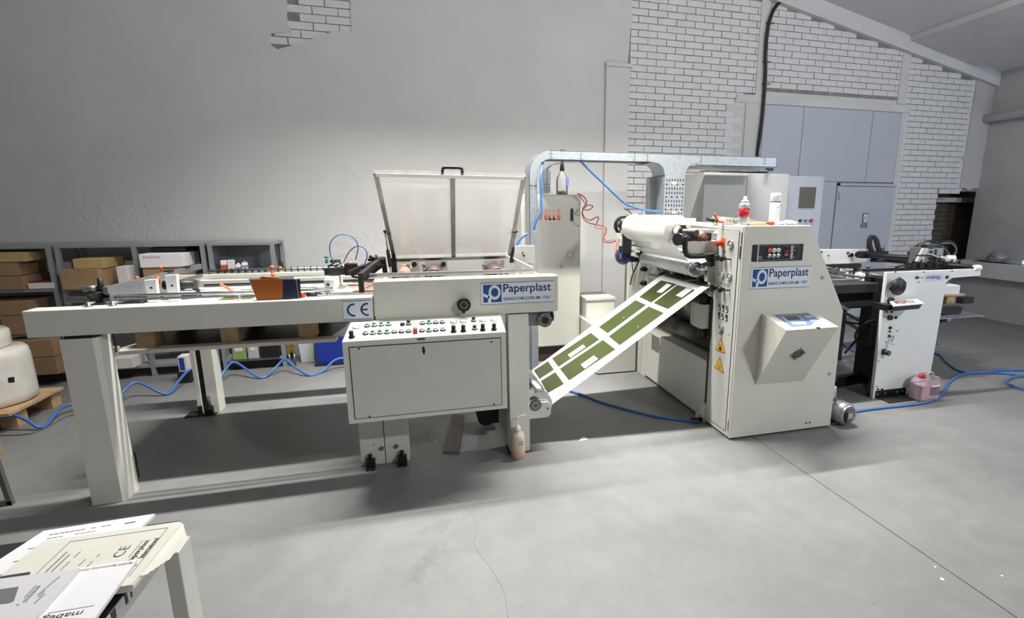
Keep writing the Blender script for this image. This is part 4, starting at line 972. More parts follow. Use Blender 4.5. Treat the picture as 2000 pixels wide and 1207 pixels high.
for k_ in range(3):
    x0_ = 1150+k_*75; dq([Z4(x0_, 425), Z4(x0_+62, 420), Z4(x0_+20, 385), Z4(x0_-40, 388)], 'key_block', KB, .0024, desk)
    x0_ = 1240+k_*75; dq([Z4(x0_, 488), Z4(x0_+62, 484), Z4(x0_+10, 442), Z4(x0_-50, 446)], 'key_block', KB, .0024, desk)
# fan grille on the sloping underside
FN = (Vector(Wt[2])-Vector(Wt[3])).cross(Vector(Wb[0])-Vector(Wt[3])).normalized()
if FN.y > 0: FN = -FN
fc = onplane(1558, 691, Wt[3], FN)
fg = lp(MB().lathe([(0, 0), (.040, 0), (.040, .003), (0, .003)], fc, FN, 28), 'fan_grille', DARKM, desk)
fu = FN.orthogonal().normalized(); fv = FN.cross(fu)
for r in (.012, .022, .031, .039): lp(MB().ring(fc+FN*.003, fc+FN*.0052, r+.0012, r-.0012, 26), 'grille_ring', GREYM, fg)
for q in (45, 135, 225, 315):
    d_ = fu*math.cos(math.radians(q))+fv*math.sin(math.radians(q))
    lp(MB().bar(fc+FN*.004, fc+FN*.004+d_*.052, .004, .002, up=FN).cyl(fc+d_*.052, fc+d_*.052+FN*.005, .005, n=8), 'grille_spoke', GREYM, fg)
lp(MB().box(2.26, 2.424, .800, 2.285, 2.44, .806), 'paint_chip', DARKM, desk)
for x, z in ((1606, 542), (1620, 730)):
    c_ = at(x, z, Y=YL)
    lp(MB().ring((c_.x, YL-.004, c_.z), (c_.x, YL, c_.z), .012, .007, 18).cyl((c_.x, YL-.003, c_.z), (c_.x, YL, c_.z), .007, n=12), 'panel_lock', ALU, tw)
for x in (2.50, 2.53): lp(MB().cyl((x, YL-.003, .055), (x, YL, .055), .006, n=10), 'screw', BLACK, tw)
lp(MB().cyl((2.49, YL+.03, 1.22), (2.50, YL+.02, 1.235), .010, n=10), 'edge_knob', DARKM, tw)
# floor motor at the right of the front tower
mc = at(1658, 781, Y=2.66)
mo_ = lp(MB().lathe([(.062, 0), (.076, .012), (.082, .03), (.084, .08), (.078, .09)], (mc.x+.02, 2.66, .088), (-.18, 1, 0), 28), 'motor_cover', ALU)
lp(MB().lathe([(0, 0), (.062, 0), (.062, .003), (0, .003)], (mc.x+.02, 2.657, .088), (-.18, 1, 0), 28), 'motor_grille', DARKM, mo_)
for k_ in range(-4, 5):
    hw_ = math.sqrt(max(0, .06**2-(k_*.013)**2))
    lp(MB().box(mc.x+.02-hw_, 2.653, .086+k_*.013, mc.x+.02+hw_, 2.657, .090+k_*.013), 'grille_slat', ALU, mo_)
lp(MB().box(mc.x+.0, 2.648, .068, mc.x+.04, 2.655, .108), 'motor_badge', ALU, mo_)
lp(MB().lathe([(.074, .09), (.074, .28), (.06, .30), (0, .30)], (mc.x+.02, 2.66, .088), (-.18, 1, 0), 24), 'motor_body', GREYM)
for k_ in range(14):
    q = 2*PI*k_/14; cx_, cz_ = math.cos(q)*.078, math.sin(q)*.078
    lp(MB().bar((mc.x+.004+cx_, 2.752, .088+cz_), (mc.x-.028+cx_, 2.93, .088+cz_), .004, .014, up=(cx_, 0, cz_)), 'cooling_fin', ALU)
lp(MB().box(mc.x-.08, 2.80, .15, mc.x+.03, 2.92, .25, .006), 'terminal_box', CREAM)
lp(MB().cyl((mc.x-.0, 2.79, .20), (mc.x-.0, 2.80, .20), .02, n=12).box(mc.x-.06, 2.72, 0, mc.x+.06, 2.9, .012), 'cable_gland', ALU)
lp(MB().tube([(2.78, 2.95, .33), (2.80, 2.93, .38), (2.88, 2.93, .36), (2.90, 2.92, .28), (2.88, 2.9, .25)], .006), 'motor_cable', ALU)
lp(MB().box(2.70, 2.8, .0, 2.80, 3.0, .5).cyl((2.74, 2.85, .30), (2.85, 2.85, .30), .035, n=16).box(2.62, 2.85, .1, 2.72, 2.99, .9), 'drive_housing', BLACKM)
# air hose connector at the near corner of the floor
lp(MB().cyl((1.80, 3.02, .02), (1.88, 3.0, .02), .014, n=10), 'air_connector', BLACK)

# ----------------------------------------------------------------- film roll (a thing of its own)
fr = thing('film_roll', 'fat white roll of laminating film held on the shaft above the green web', 'roll', (1.72, 3.6, 1.36))
MB().lathe([(.030, 0), (.099, 0), (.104, .004), (.104, .77), (.099, .775), (.030, .775)], (1.7155, 3.185, 1.355), (.0, 1, .0), 48).build('film', ROLLW, fr)
MB().ring((1.7155, 3.175, 1.355), (1.7155, 3.19, 1.355), .041, .030, 28).build('cardboard_core', CARD, fr)

# ----------------------------------------------------------------- the printed web
wbm = thing('printed_web', 'sloping strip of white paper printed with olive green panels between the two machines', 'paper', (1.2, 3.35, .3))
wy0, wy1 = 3.0, 3.70
R_ = .086; th = math.atan(.665)
W0 = Vector((.668, 0, .208)); d0 = Vector((math.cos(th), 0, math.sin(th)))
prof = []
cx_, cz_ = .665, .285
for k_ in range(9):
    q = math.radians(-150)+(th-PI/2-math.radians(-150))*k_/8
    prof.append((cx_+R_*math.cos(q), cz_+R_*math.sin(q)))
p0 = prof[-1]; L_ = (1.84-p0[0])/math.cos(th)
for k_ in range(1, 13): prof.append((p0[0]+math.cos(th)*L_*k_/12, p0[1]+math.sin(th)*L_*k_/12))
e_ = prof[-1]
prof += [(e_[0]+.03, e_[1]+.014), (e_[0]+.07, e_[1]+.020), (e_[0]+.16, e_[1]+.022)]
MB().sheet([[(x, wy0+(wy1-wy0)*t/6, z) for t in range(7)] for x, z in prof], -.0008).build('paper_strip', PAPER, wbm)
WPp = Vector((p0[0], 3.0, p0[1])); WN = Vector((-math.sin(th), 0, math.cos(th)))
PW = {
 'a': ([(1042.4, 723.2), (1070.5, 705.5), (1081.8, 721.9), (1053.6, 740.1)], None),
 'b': ([(1056.3, 743.9), (1084.5, 726.5), (1101.4, 749.6), (1069, 768)], None),
 'c': ([(1078.3, 700), (1153.9, 649.5), (1170.8, 663.1), (1090.9, 716.3)], [(1108.7, 692.6), (1138.5, 672.7), (1143.9, 677.3), (1114, 698.4)]),
 'd': ([(1093.4, 720.2), (1177.4, 663.6), (1201.9, 682.3), (1111.6, 742.8)], [(1134, 711.6), (1159.7, 693.9), (1168, 700.8), (1142.3, 719.9)]),
 'e': ([(1169.6, 638.7), (1241.2, 586), (1261.9, 595.6), (1187, 650.8)], None),
 'f': ([(1188.7, 656.8), (1267, 598.4), (1296.8, 611.3), (1210.3, 674.2)], None),
 'g': ([(1248.2, 579.8), (1291, 547.5), (1322, 555), (1271.9, 590.8)], [(1282, 570.3), (1302, 553.5), (1312, 556), (1292.3, 571.9)]),
 'h': ([(1276.4, 591.8), (1323, 556.5), (1357, 566.5), (1304.9, 603.7)], [(1319.2, 576.9), (1341, 561.5), (1353, 565), (1331.5, 580.8)])}
def wq(pts, l): return [onplane(x, y, WPp+WN*l, WN)+WN*0 for x, y in pts]
for k_, (o_, s_) in PW.items():
    bm = bmesh.new(); mb = MB(); mb.bm.free(); mb.bm = bm; es = []
    for ring in ([o_] + ([s_] if s_ else [])):
        vs = [bm.verts.new(p_) for p_ in wq(ring, .0014)]
        for v in vs: v.co.y = min(max(v.co.y, wy0+.012), wy1-.012)
        es += [bm.edges.new((vs[i], vs[(i+1) % len(vs)])) for i in range(len(vs))]
    bmesh.ops.triangle_fill(bm, edges=es, use_beauty=True)
    mb.build('olive_panel', OLIVE, wbm)
for y0_, y1_ in ((wy0+.03, 3.30), (3.345, wy1-.03)):
    MB().sheet([[(x, y, z+.0012) for y in (y0_, y1_)] for x, z in (prof[-3], prof[-2], prof[-1])], -.0004).build('olive_panel', OLIVE, wbm)
for x, y in ((1218, 620), (1246, 638)):
    c_ = onplane(x, y, WPp+WN*.002, WN); MB().lathe([(0, 0), (.006, 0), (0, .0004)], c_, WN, 12).build('punched_dot', PAPER, wbm)

# ----------------------------------------------------------------- things on top of the tower
def can(name, label, px, y, h_, r, mb_, cap, bands, nozzle=False):
    b_ = at(px, 437, Y=y); z0 = 1.402
    t_ = thing(name, label, 'spray can', (b_.x, y, z0))
    if nozzle:
        MB().lathe([(0, 0), (r*.96, 0), (r, .004), (r, h_*.70), (r*.9, h_*.76), (r*.5, h_*.80), (0, h_*.80)], (b_.x, y, z0), n=24).build('can_body', mb_, t_)
        MB().lathe([(0, h_*.79), (r*.72, h_*.79), (r*.60, h_*.86), (r*.30, h_*.90), (r*.30, h_), (0, h_)], (b_.x, y, z0), n=20).build('spray_head', cap, t_)
    else:
        MB().lathe([(0, 0), (r*.96, 0), (r, .004), (r, h_*.74), (0, h_*.74)], (b_.x, y, z0), n=24).build('can_body', mb_, t_)
        MB().lathe([(0, h_*.74), (r*1.0, h_*.74), (r*1.02, h_*.99), (r*.9, h_), (0, h_)], (b_.x, y, z0), n=24).build('can_cap', cap, t_)
    for a_, c2, m_, nm in bands: MB().lathe([(r+.0004, h_*a_), (r+.0008, h_*a_+.0003), (r+.0008, h_*c2-.0003), (r+.0004, h_*c2)], (b_.x, y, z0), n=24).build(nm, m_, t_)
    return t_, b_
t_, b_ = can('spray_can', 'grey and red spray can with white nozzle on the laminator top', 1452, 2.80, .178, .033, mat('can_silver', C(186, 188, 190), .35, .4), WHITE, [(.30, .60, mat('can_red', C(186, 36, 48), .4), 'red_band')], True)
text('ROST OFF', (b_.x-.02, 2.765, 1.402+.085), (1, 0, 0), (0, 0, 1), .036, .006, WHITE, t_); text('WÜRTH', (b_.x-.014, 2.765, 1.402+.112), (1, 0, 0), (0, 0, 1), .034, .008, INKB, t_)
t_, b_ = can('spray_can', 'tall all-white spray can with thin blue ring on the laminator top', 1511, 2.80, .200, .031, WHITE, WHITE, [(.72, .745, mat('ring_blue', C(44, 66, 140), .4), 'blue_ring')])
text('SILICONE', (b_.x-.022, 2.767, 1.402+.118), (1, 0, 0), (0, 0, 1), .044, .008, INKB, t_); text('SPRAY', (b_.x-.016, 2.767, 1.402+.106), (1, 0, 0), (0, 0, 1), .032, .008, INKB, t_)
a = at(1459, 439, Y=2.78); b = at(1489, 439, Y=2.80)
solo('sponge', MB().hexa([(a.x, 2.76, 1.402), (b.x, 2.76, 1.402), (b.x, 2.83, 1.402), (a.x+.01, 2.83, 1.402)], [(a.x+.003, 2.762, 1.412), (b.x, 2.762, 1.420), (b.x, 2.83, 1.424), (a.x+.01, 2.83, 1.416)]), mat('sponge_yellow', C(222, 190, 118), .9, bump=.6, bscale=300), 'flat yellow sponge block between the two spray cans', 'sponge', ((a.x+b.x)/2, 2.8, 1.402))
a = at(1514, 436, Y=2.84)
cm_ = MB().sphere((a.x+.045, 2.84, 1.413), .011, 14, 8, (3.4, 2.2, 1)).sphere((a.x+.11, 2.85, 1.4175), .0155, 14, 8, (2.4, 2.0, 1)).sphere((a.x+.15, 2.84, 1.412), .010, 12, 8, (2, 1.8, 1))
for v in cm_.bm.verts: v.co += Vector((0, 0, .003*math.sin(v.co.x*160)*math.cos(v.co.y*130))); v.co.z = max(v.co.z, 1.4025)
solo('white_cloth', cm_, mat('cloth_white', C(232, 232, 230), .9, bump=.5, bscale=60), 'crumpled white cloth right of the tall white spray can', 'cloth', (a.x+.08, 2.84, 1.402))
a = at(1494, 437, Y=2.77)
solo('screwdriver', MB().lathe([(0, 0), (.010, .002), (.012, .02), (.008, .045), (.010, .052), (.003, .054), (.003, .12), (0, .12)], (a.x+.06, 2.765, 1.414), (-1, .1, .02), 12), REDB, 'red handled tool lying at the foot of the white spray can', 'tool', (a.x, 2.765, 1.402))
# orange clamp with block at the tower's back top
b_ = thing('tension_clamp', 'cream clamp block with orange lever on top of the laminator', 'clamp', (1.93, 2.94, 1.40))
MB().box(1.905, 2.90, 1.402, 1.965, 2.96, 1.445, .003).build('block', CREAM, b_)
MB().cyl((1.965, 2.90, 1.425), (1.985, 2.89, 1.425), .014, n=12).cyl((1.935, 2.898, 1.425), (1.935, 2.902, 1.425), .005, n=8).build('screw', GREYM, b_)
MB().tube([(1.90, 2.93, 1.422), (1.87, 2.93, 1.425), (1.845, 2.93, 1.455), (1.835, 2.93, 1.475)], .008, 8).build('lever', ORANGE, b_)
lp(MB().cyl(at(1380, 427, Y=3.15), at(1402, 432, Y=3.1), .014, n=12).sphere(at(1383, 426, Y=3.15), .014, 10, 8).cyl(at(1385, 427, Y=3.15), at(1455, 428, Y=3.1), .005, n=8), 'tension_rod', DARKM)
lp(MB().cyl(at(1250, 421, Y=4.3)-Vector((0, 0, .02)), at(1250, 417, Y=4.3), .014, n=12), 'round_knob', DARKM)
# ================================================================= SHEET FEEDER (far right)
YM = 3.046
fd = thing('sheet_feeder', 'white sided sheet feeder with dark frame and black handwheel at the far right', 'machine', (3.75, 3.6, 0))
def fp_(mb, name, m, parent=fd, **k): return mb.build(name, m, parent, **k)
pan = fp_(MB().prism([(3.435, 1.028), (3.455, .0), (3.475, .0), (3.475, .065), (3.78, .065), (4.025, .065), (4.043, .90), (4.06, .945), (4.10, .962), (4.403, .971), (4.385, 1.028)], 'Y', YM, YM+.03, .002), 'side_panel', MABW)
fp_(MB().box(3.475, YM+.008, 0, 3.80, YM+.028, .065), 'base_recess', BLACKM, pan)
for x in (3.50, 3.58, 3.70, 3.76): fp_(MB().cyl((x, YM, .035), (x, YM+.01, .035), .010, n=12), 'base_bolt', GREYM, pan)
fp_(MB().box(3.50, 2.93, 0, 3.83, YM-.002, .008), 'floor_plate', DARKM)
hb_ = at(1754, 560, Y=3.0)
w1 = fp_(MB().lathe([(0, 0), (.062, 0), (.066, .006), (.066, .02), (.05, .026), (.02, .026), (.018, .05), (0, .05)][::1], (hb_.x, 2.985, hb_.z), (0, 1, 0), 32), 'handwheel', BLACK)
fp_(MB().ring((hb_.x, 2.982, hb_.z), (hb_.x, 2.986, hb_.z), .03, .026, 24).cyl((hb_.x, 2.978, hb_.z), (hb_.x, 2.986, hb_.z), .008, n=12), 'wheel_hub', RUBBER, w1)
def mk(x, y, r, d=.012, m=BLACK, name='screw', n=14):
    c_ = at(x, y, Y=YM); return fp_(MB().cyl((c_.x, YM-d, c_.z), (c_.x, YM, c_.z), r, n=n), name, m, pan)
for x, y, r in ((1738, 587, .026), (1737, 620, .019), (1749, 620, .011), (1790, 542, .011), (1849, 541, .013), (1756, 543, .007), (1738, 564, .009), (1731, 609, .008), (1741, 609, .008), (1738, 640, .012), (1737, 647, .008), (1736, 656, .010), (1748, 531, .004), (1804, 531, .004), (1859, 529, .004), (1848, 553, .004), (1840, 613, .005), (1830, 672, .005), (1795, 542, .003), (1801, 542, .003), (1794, 551, .003), (1751, 646, .003), (1769, 552, .003), (1714, 760, .007), (1722, 760, .007), (1712, 755, .003), (1715, 705, .003), (1730, 668, .003)):
    mk(x, y, r, .02 if r > .015 else .010, name='knob' if r > .006 else 'screw')
c_ = at(1727, 687, Y=YM)
kn = fp_(MB().box(c_.x-.03, YM-.004, c_.z-.025, c_.x+.01, YM, c_.z+.025), 'knob_plate', GREYM, pan)
fp_(MB().cyl((c_.x-.005, YM-.05, c_.z), (c_.x-.005, YM, c_.z), .020, n=18), 'knob', BLACK, kn)
fp_(MB().cyl((c_.x-.005, YM-.053, c_.z), (c_.x-.005, YM-.05, c_.z), .012, n=16), 'knob_face', GREYM, kn)
fp_(MB().tube([at(1738, 657, Y=YM-.012), at(1735, 668, Y=YM-.01), at(1731, 682, Y=YM-.008)], .0018, 5).tube([at(1740, 658, Y=YM-.012), at(1746, 657, Y=YM-.012), at(1741, 668, Y=YM-.01)], .003, 6).tube([at(1739, 671, Y=YM-.003), at(1747, 673, Y=YM-.003)], .0012, 4), 'crank_wire', GREYM, pan)
# nameplate
a = at(1808, 535, Y=YM); b = at(1841, 548, Y=YM)
npl = fp_(MB().box(a.x, YM-.0015, b.z, b.x, YM, a.z), 'name_plate', mat('nameplate', C(196, 202, 214), .3), pan)
text('mabeg', (a.x+.016, YM-.0015, b.z+.010), (1, 0, 0), (0, 0, 1), .135, .040, mat('plate_ink', C(60, 76, 150), .4), npl, weight=.02)
fp_(MB().box(a.x+.004, YM-.0022, b.z+.026, a.x+.016, YM-.0015, b.z+.030).box(b.x-.016, YM-.0022, b.z+.026, b.x-.004, YM-.0015, b.z+.030), 'plate_dash', INKB, npl)
# keypad on a swivel
k_ = fp_(MB().hexa([(3.375, 2.90, .757), (3.62, 2.90, .762), (3.68, 3.0, .765), (3.44, 3.0, .760)], [(3.366, 2.90, .792), (3.648, 2.90, .798), (3.712, 3.0, .808), (3.45, 3.0, .802)]), 'keypad_housing', BLACK)
fp_(MB().hexa([(3.362, 2.893, .792), (3.652, 2.893, .798), (3.718, 3.004, .808), (3.448, 3.004, .802)], [(3.364, 2.893, .800), (3.650, 2.893, .806), (3.716, 3.004, .816), (3.448, 3.004, .810)]), 'keypad_top', WHITE, k_)
for i in range(7):
    for j in range(2):
        x, y, z = 3.43+i*.027+j*.022, 2.920+j*.036, .804+j*.004
        fp_(MB().box(x, y, z, x+.019, y+.022, z+.006), 'key', [REDB, BLACK, INKG][(i*2+j) % 3], k_)
fp_(MB().box(3.33, 2.93, .755, 3.39, 3.045, .80), 'swivel', BLACK, k_)
# table between laminator and feeder: bars, frame legs
fp_(MB().box(2.62, 3.10, .868, 3.44, 3.16, .935, .003), 'table_edge', BLACKM)
fp_(MB().box(2.62, 3.16, .92, 3.44, 4.15, .935), 'table_top', DARKM)
fp_(MB().box(2.62, 3.12, .935, 3.44, 3.125, .94).box(2.62, 3.3, .935, 3.44, 3.36, .942).box(2.62, 3.6, .935, 3.44, 3.66, .942), 'table_strip', GREYM)
fp_(MB().box(2.60, 3.12, .752, 3.46, 3.17, .795, .003), 'lower_rail', BLACKM)
fp_(MB().box(2.60, 3.30, .70, 3.70, 3.95, .86), 'under_box', BLACKM)
fp_(MB().bar((3.0, 3.14, .83), (3.14, 3.08, .745), .035, .02), 'crossing_bar', GREYM)
for x, y, s_ in ((3.72, 3.35, .055), (4.02, 4.0, .05), (2.72, 3.9, .05)): fp_(MB().box(x-s_/2, y-s_/2, 0, x+s_/2, y+s_/2, .74, .002), 'frame_leg', BLACKM)
fp_(MB().bar((3.72, 3.35, .64), (4.02, 4.0, .66), .03, .035), 'frame_bar', BLACKM)
fp_(MB().bar((3.72, 3.35, .50), (4.02, 4.0, .50), .02, .025), 'frame_bar', BLACKM)
fp_(MB().bar((3.72, 3.35, .42), (4.02, 4.0, .42), .02, .025), 'frame_bar', BLACKM)
fp_(MB().bar((2.8, 3.25, .06), (3.72, 3.35, .07), .05, .09), 'base_bar', BLACKM)
fp_(MB().bar((3.72, 3.30, .08), (3.46, 3.08, .08), .05, .09), 'base_bar', BLACKM)
fp_(MB().box(3.60, 3.07, .05, 3.70, 3.4, .95).box(3.50, 3.07, .25, 3.56, 3.12, .66), 'inner_column', BLACKM)
fp_(MB().tube([at(x, y, Y=3.3) for x, y in ((1650, 690), (1680, 655), (1705, 625), (1722, 622))], .009), 'cable', RUBBER)
fp_(MB().tube([at(x, y, Y=3.25) for x, y in ((1720, 630), (1700, 627), (1680, 640), (1671, 655), (1676, 672), (1690, 680), (1704, 678))], .010), 'cable', RUBBER)
fp_(MB().tube([at(x, y, Y=3.4) for x, y in ((1650, 628), (1675, 632), (1700, 630))], .007), 'cable', RUBBER)
# round bars and stands above the table
fp_(MB().cyl(at(1620, 533, Y=3.9), at(1736, 548, Y=3.2), .011, n=12), 'guide_bar', GREYM)
fp_(MB().cyl(at(1655, 529, Y=4.0), at(1736, 541, Y=3.6), .011, n=12), 'guide_bar', GREYM)
g_ = at(1681, 539, Y=3.6); fp_(MB().cyl(g_, g_+Vector((-.04, 0, 0)), .035, n=20).cyl(g_+Vector((.03, 0, 0)), g_, .025, n=16), 'guide_wheel', WHITE)
fp_(MB().cyl(g_+Vector((.07, 0, 0)), g_+Vector((.07, 0, .08)), .012, n=10).cyl(g_+Vector((.07, 0, .08)), g_+Vector((.07, 0, .09)), .025, n=14), 'wheel_stem', GREYM)
a = at(1643, 540, Y=4.0); b = at(1657, 522, Y=4.0)
fp_(MB().box(a.x, 4.0, a.z, b.x, 4.03, b.z, .002).box(a.x+.06, 3.98, a.z-.03, b.x+.08, 4.02, b.z-.02), 'stand_plate', WHITEP)
fp_(MB().box(a.x-.35, 3.9, b.z+.005, b.x+.05, 3.95, b.z+.045).box(b.x+.01, 3.92, a.z-.05, b.x+.04, 3.95, b.z+.03), 'dark_bracket', BLACKM)
for p_, q_ in (((1615, 522), (1640, 530)), ((1617, 534), (1636, 523)), ((1612, 528), (1650, 533))): fp_(MB().cyl(at(*p_, Y=3.8), at(*q_, Y=3.8), .009, n=8), 'linkage_rod', GREYM)
# far side frame
a = at(1600, 487, Y=4.2); b = at(1700, 512, Y=4.2)
rf = fp_(MB().prism([(3.3, 1.118), (4.45, 1.098), (4.45, .975), (4.30, .958), (3.3, .905)], 'Y', 4.2, 4.25, .003), 'far_side_panel', WHITEP)
for x, y, r in ((1655, 494, .010), (1658, 500, .010), (1662, 498, .020), (1617, 499, .006)):
    c_ = at(x, y, Y=4.2); fp_(MB().cyl((c_.x, 4.185, c_.z), (c_.x, 4.2, c_.z), r, n=14), 'screw', BLACK, rf)
fp_(MB().box(3.3, 4.16, .885, 4.35, 4.24, .905), 'far_rail', DARKM)
# two dark cross bars carrying the suction head
B0 = at(1672, 497, Y=4.15); B1 = at(1840, 508, Y=3.45)
fp_(MB().box(B0.x-.02, 4.05, B0.z-.03, B0.x+.30, 4.12, B0.z+.035).tube([B0, B0.lerp(B1, .4), B1], .026, 12, smooth=False), 'cross_bar', BLACKM)
B2 = at(1740, 509, Y=4.0); B3 = at(1906, 523, Y=3.05)
cb = fp_(MB().cyl(B2, B3, .022, n=16).cyl(at(1700, 508, Y=4.1), B2, .02, n=12), 'cross_bar', BLACKM)
fp_(MB().cyl(B3+Vector((-.02, 0, 0)), B3+Vector((.03, -.01, 0)), .024, n=16), 'bar_end_cap', WHITE, cb)
a = at(1796, 500, Y=3.5)
fp_(MB().prism([(a.x-.12, a.z-.09), (a.x-.03, a.z-.09), (a.x+.02, a.z+.075), (a.x-.04, a.z+.075)], 'Y', 3.44, 3.46, .002), 'head_bracket', CREAM)
fp_(MB().box(a.x+.02, 3.46, a.z-.07, a.x+.22, 3.62, a.z+.07, .004).box(a.x+.05, 3.50, a.z+.07, a.x+.10, 3.56, a.z+.12), 'suction_head', GREYM)
fp_(MB().box(a.x+.06, 3.455, a.z-.05, a.x+.09, 3.46, a.z+.05).box(a.x+.12, 3.455, a.z-.05, a.x+.14, 3.46, a.z+.06).box(a.x+.0, 3.44, a.z+.075, a.x+.10, 3.5, a.z+.10), 'head_slot', BLACK)
h_ = at(1853, 505, Y=3.42)
hx = fp_(MB().cyl(h_+Vector((-.03, 0, 0)), h_+Vector((.03, -.03, 0)), .032, n=6), 'valve_nut', WHITE)
fp_(MB().cyl(h_+Vector((.03, -.03, 0)), h_+Vector((.034, -.034, 0)), .016, n=12), 'valve_bore', BLACK, hx)
fp_(MB().sphere(at(1840, 504, Y=3.42), .022, 10, 8).cyl(at(1800, 500, Y=3.45), at(1838, 503, Y=3.42), .008, n=8), 'valve_ball', ALU)
for i, (pts, r, Y) in enumerate(((((1776, 496), (1792, 482), (1812, 474), (1830, 476), (1843, 488), (1848, 500)), .022, 3.7), (((1785, 498), (1800, 486), (1818, 479), (1834, 486), (1840, 500)), .018, 3.65), (((1838, 478), (1846, 473), (1858, 473), (1866, 481), (1866, 492), (1860, 500)), .012, 3.6), (((1818, 477), (1838, 480), (1852, 492), (1856, 500)), .005, 3.6), (((1840, 476), (1858, 476), (1868, 486), (1864, 500)), .005, 3.55), (((1790, 499), (1815, 499), (1830, 505), (1838, 512)), .006, 3.42), (((1815, 496), (1828, 500), (1846, 508)), .004, 3.42))):
    fp_(MB().tube([at(x, y, Y=Y) for x, y in pts], r, 8), 'hose', [RUBBER, RUBBER, RUBBER, GREYM, GREYM, BLACK, WHITE][i])
for i in range(7):
    a2 = at(1782+i*15, 517, Y=3.3); fp_(MB().box(a2.x-.02, 3.28, a2.z-.025, a2.x+.02, 3.36, a2.z+.012+.01*(i % 2)).cyl(a2+Vector((0, 0, .01)), a2+Vector((.01, 0, .045)), .008, n=8), 'feed_finger', BLACKM)
fp_(MB().box(3.5, 3.30, 1.0, 4.30, 3.34, 1.02), 'finger_rail', BLACKM)
# loop of black cable on the far bar
for dx, dy in ((0, 0), (5, 3), (9, 1)):
    fp_(MB().tube([at(x+dx*.5, y+dy*.5, Y=4.1) for x, y in ((1700, 490), (1696, 478), (1697, 466), (1702, 461), (1709, 468), (1712, 480), (1716, 492))], .014, 8), 'cable_loop', RUBBER)
fp_(MB().tube([at(x, y, Y=4.15) for x, y in ((1693, 493), (1693, 477))], .004, smooth=False).tube([at(x, y, Y=4.15) for x, y in ((1712, 485), (1724, 486), (1726, 494))], .004, smooth=False).cyl(at(1726, 480, Y=4.15), at(1726, 498, Y=4.15), .004, n=6), 'wire_hook', BLACK)
fp_(MB().tube([at(x, y, Y=3.25) for x, y in ((1750, 522), (1762, 519), (1778, 520))], .009), 'black_strap', BLACK)
# pile bracket at the right
a = at(1872, 588, Y=3.4)
fp_(MB().box(4.07, 3.40, .565, 4.75, 3.46, .625).box(a.x, 3.36, a.z-.02, a.x+.13, 3.42, a.z+.035).box(4.5, 3.38, .50, 4.56, 3.44, .57), 'lift_bracket', BLACKM)
fp_(MB().box(4.07, 3.30, .553, 4.90, 3.62, .560).cyl((4.62, 3.4, .52), (4.62, 3.44, .52), .02, n=10), 'lift_tray', ALU)

# paper pile on a small pallet in the feeder
pl = thing('feeder_pallet', 'wooden pallet end sticking out right of the white feeder panel under a paper pile', 'pallet', (4.6, 3.85, .625))
for i in range(5): MB().box(4.08, 3.52+i*.15, .705, 4.93, 3.52+i*.15+.12, .722, .001).build('board', WOOD, pl)
for x in (4.1, 4.74): MB().box(x, 3.54, .626, x+.10, 4.20, .705, .002).build('block', WOOD, pl)
solo('paper_pile', MB().box(4.08, 3.54, .722, 4.88, 4.18, .80, .001).box(4.08, 3.55, .80, 4.87, 4.17, .806), PAPER, 'stack of white sheets on the wooden pallet right of the feeder panel', 'paper stack', (4.48, 3.86, .722))

# pink cleaner canister
jc = thing('canister', 'translucent canister half full of pink liquid with red cap in front of the feeder', 'canister', (3.87, 2.95, 0))
x0, x1, y0, y1 = 3.752, 3.935, 2.88, 2.995
MB().prism([(x0, .004), (x1, .004), (x1+.002, .15), (x1-.004, .185), (x1-.03, .205), (x0+.10, .208), (x0+.06, .195), (x0+.01, .17), (x0-.002, .15)], 'Y', y0, y1, .008).build('canister_body', CLEARP, jc)
MB().box(x0+.006, y0+.006, .008, x1-.006, y1-.006, .112, .004).build('pink_liquid', mat('pink_fluid', C(226, 176, 180), .35), jc)
MB().box(x0+.0055, y0+.0055, .112, x1-.0055, y1-.0055, .127, .003).build('liquid_line', mat('pink_dark', C(206, 128, 140), .35), jc)
MB().lathe([(0, .185), (.024, .185), (.026, .19), (.024, .212), (0, .214)], (x0+.05, (y0+y1)/2, 0), n=18).build('red_cap', RED, jc)
MB().tube([(x0+.09, 2.938, .20), (x0+.11, 2.938, .222), (x0+.15, 2.938, .22), (x1-.01, 2.938, .19)], .010).build('handle', CLEARP, jc)
lb = MB().box(x0+.085, y0-.001, .05, x1-.012, y0+.0005, .118).build('label', mat('label_grey', C(112, 108, 112), .6), jc)
MB().box(x0+.09, y0-.001, .122, x1-.01, y0+.0005, .134).build('label', WHITE, jc)
for x in (x0+.10, x0+.122): MB().ring((x, y0-.002, .10), (x, y0-.001, .10), .008, .005, 4).build('hazard_mark', RED, lb)
# ================================================================= BACK OF THE HALL
# tall cream cabinet with red lettering
ap = thing('logo_cabinet', 'tall cream machine cabinet with red block letters and black slot handle behind the stacker', 'cabinet', (1.2, 4.9, 0))
YA = 4.70
bd = MB().box(.905, YA, .155, 1.492, 5.15, 1.638, .012).build('body', CREAM, ap)
MB().box(.93, YA+.03, .0, 1.46, 5.1, .155).build('plinth', mat('maroon_gap_shade', C(62, 44, 42), .6), ap)  # dark block stands in for the shaded gap under the cabinet body
MB().prism([(1.385, 1.40), (1.40, 1.385), (1.415, 1.40), (1.415, 1.50), (1.40, 1.515), (1.385, 1.50)], 'Y', YA-.004, YA+.001).build('slot_handle', BLACK, ap)
MB().box(1.392, YA-.007, 1.43, 1.408, YA-.003, 1.475).build('handle_grip', RUBBER, ap)
g_ = MB().ring((1.385, YA-.010, 1.065), (1.385, YA, 1.065), .027, .020, 22).build('pressure_gauge', ALU, ap)
MB().cyl((1.385, YA-.004, 1.065), (1.385, YA-.001, 1.065), .020, n=20).build('gauge_dial', WHITE, g_)
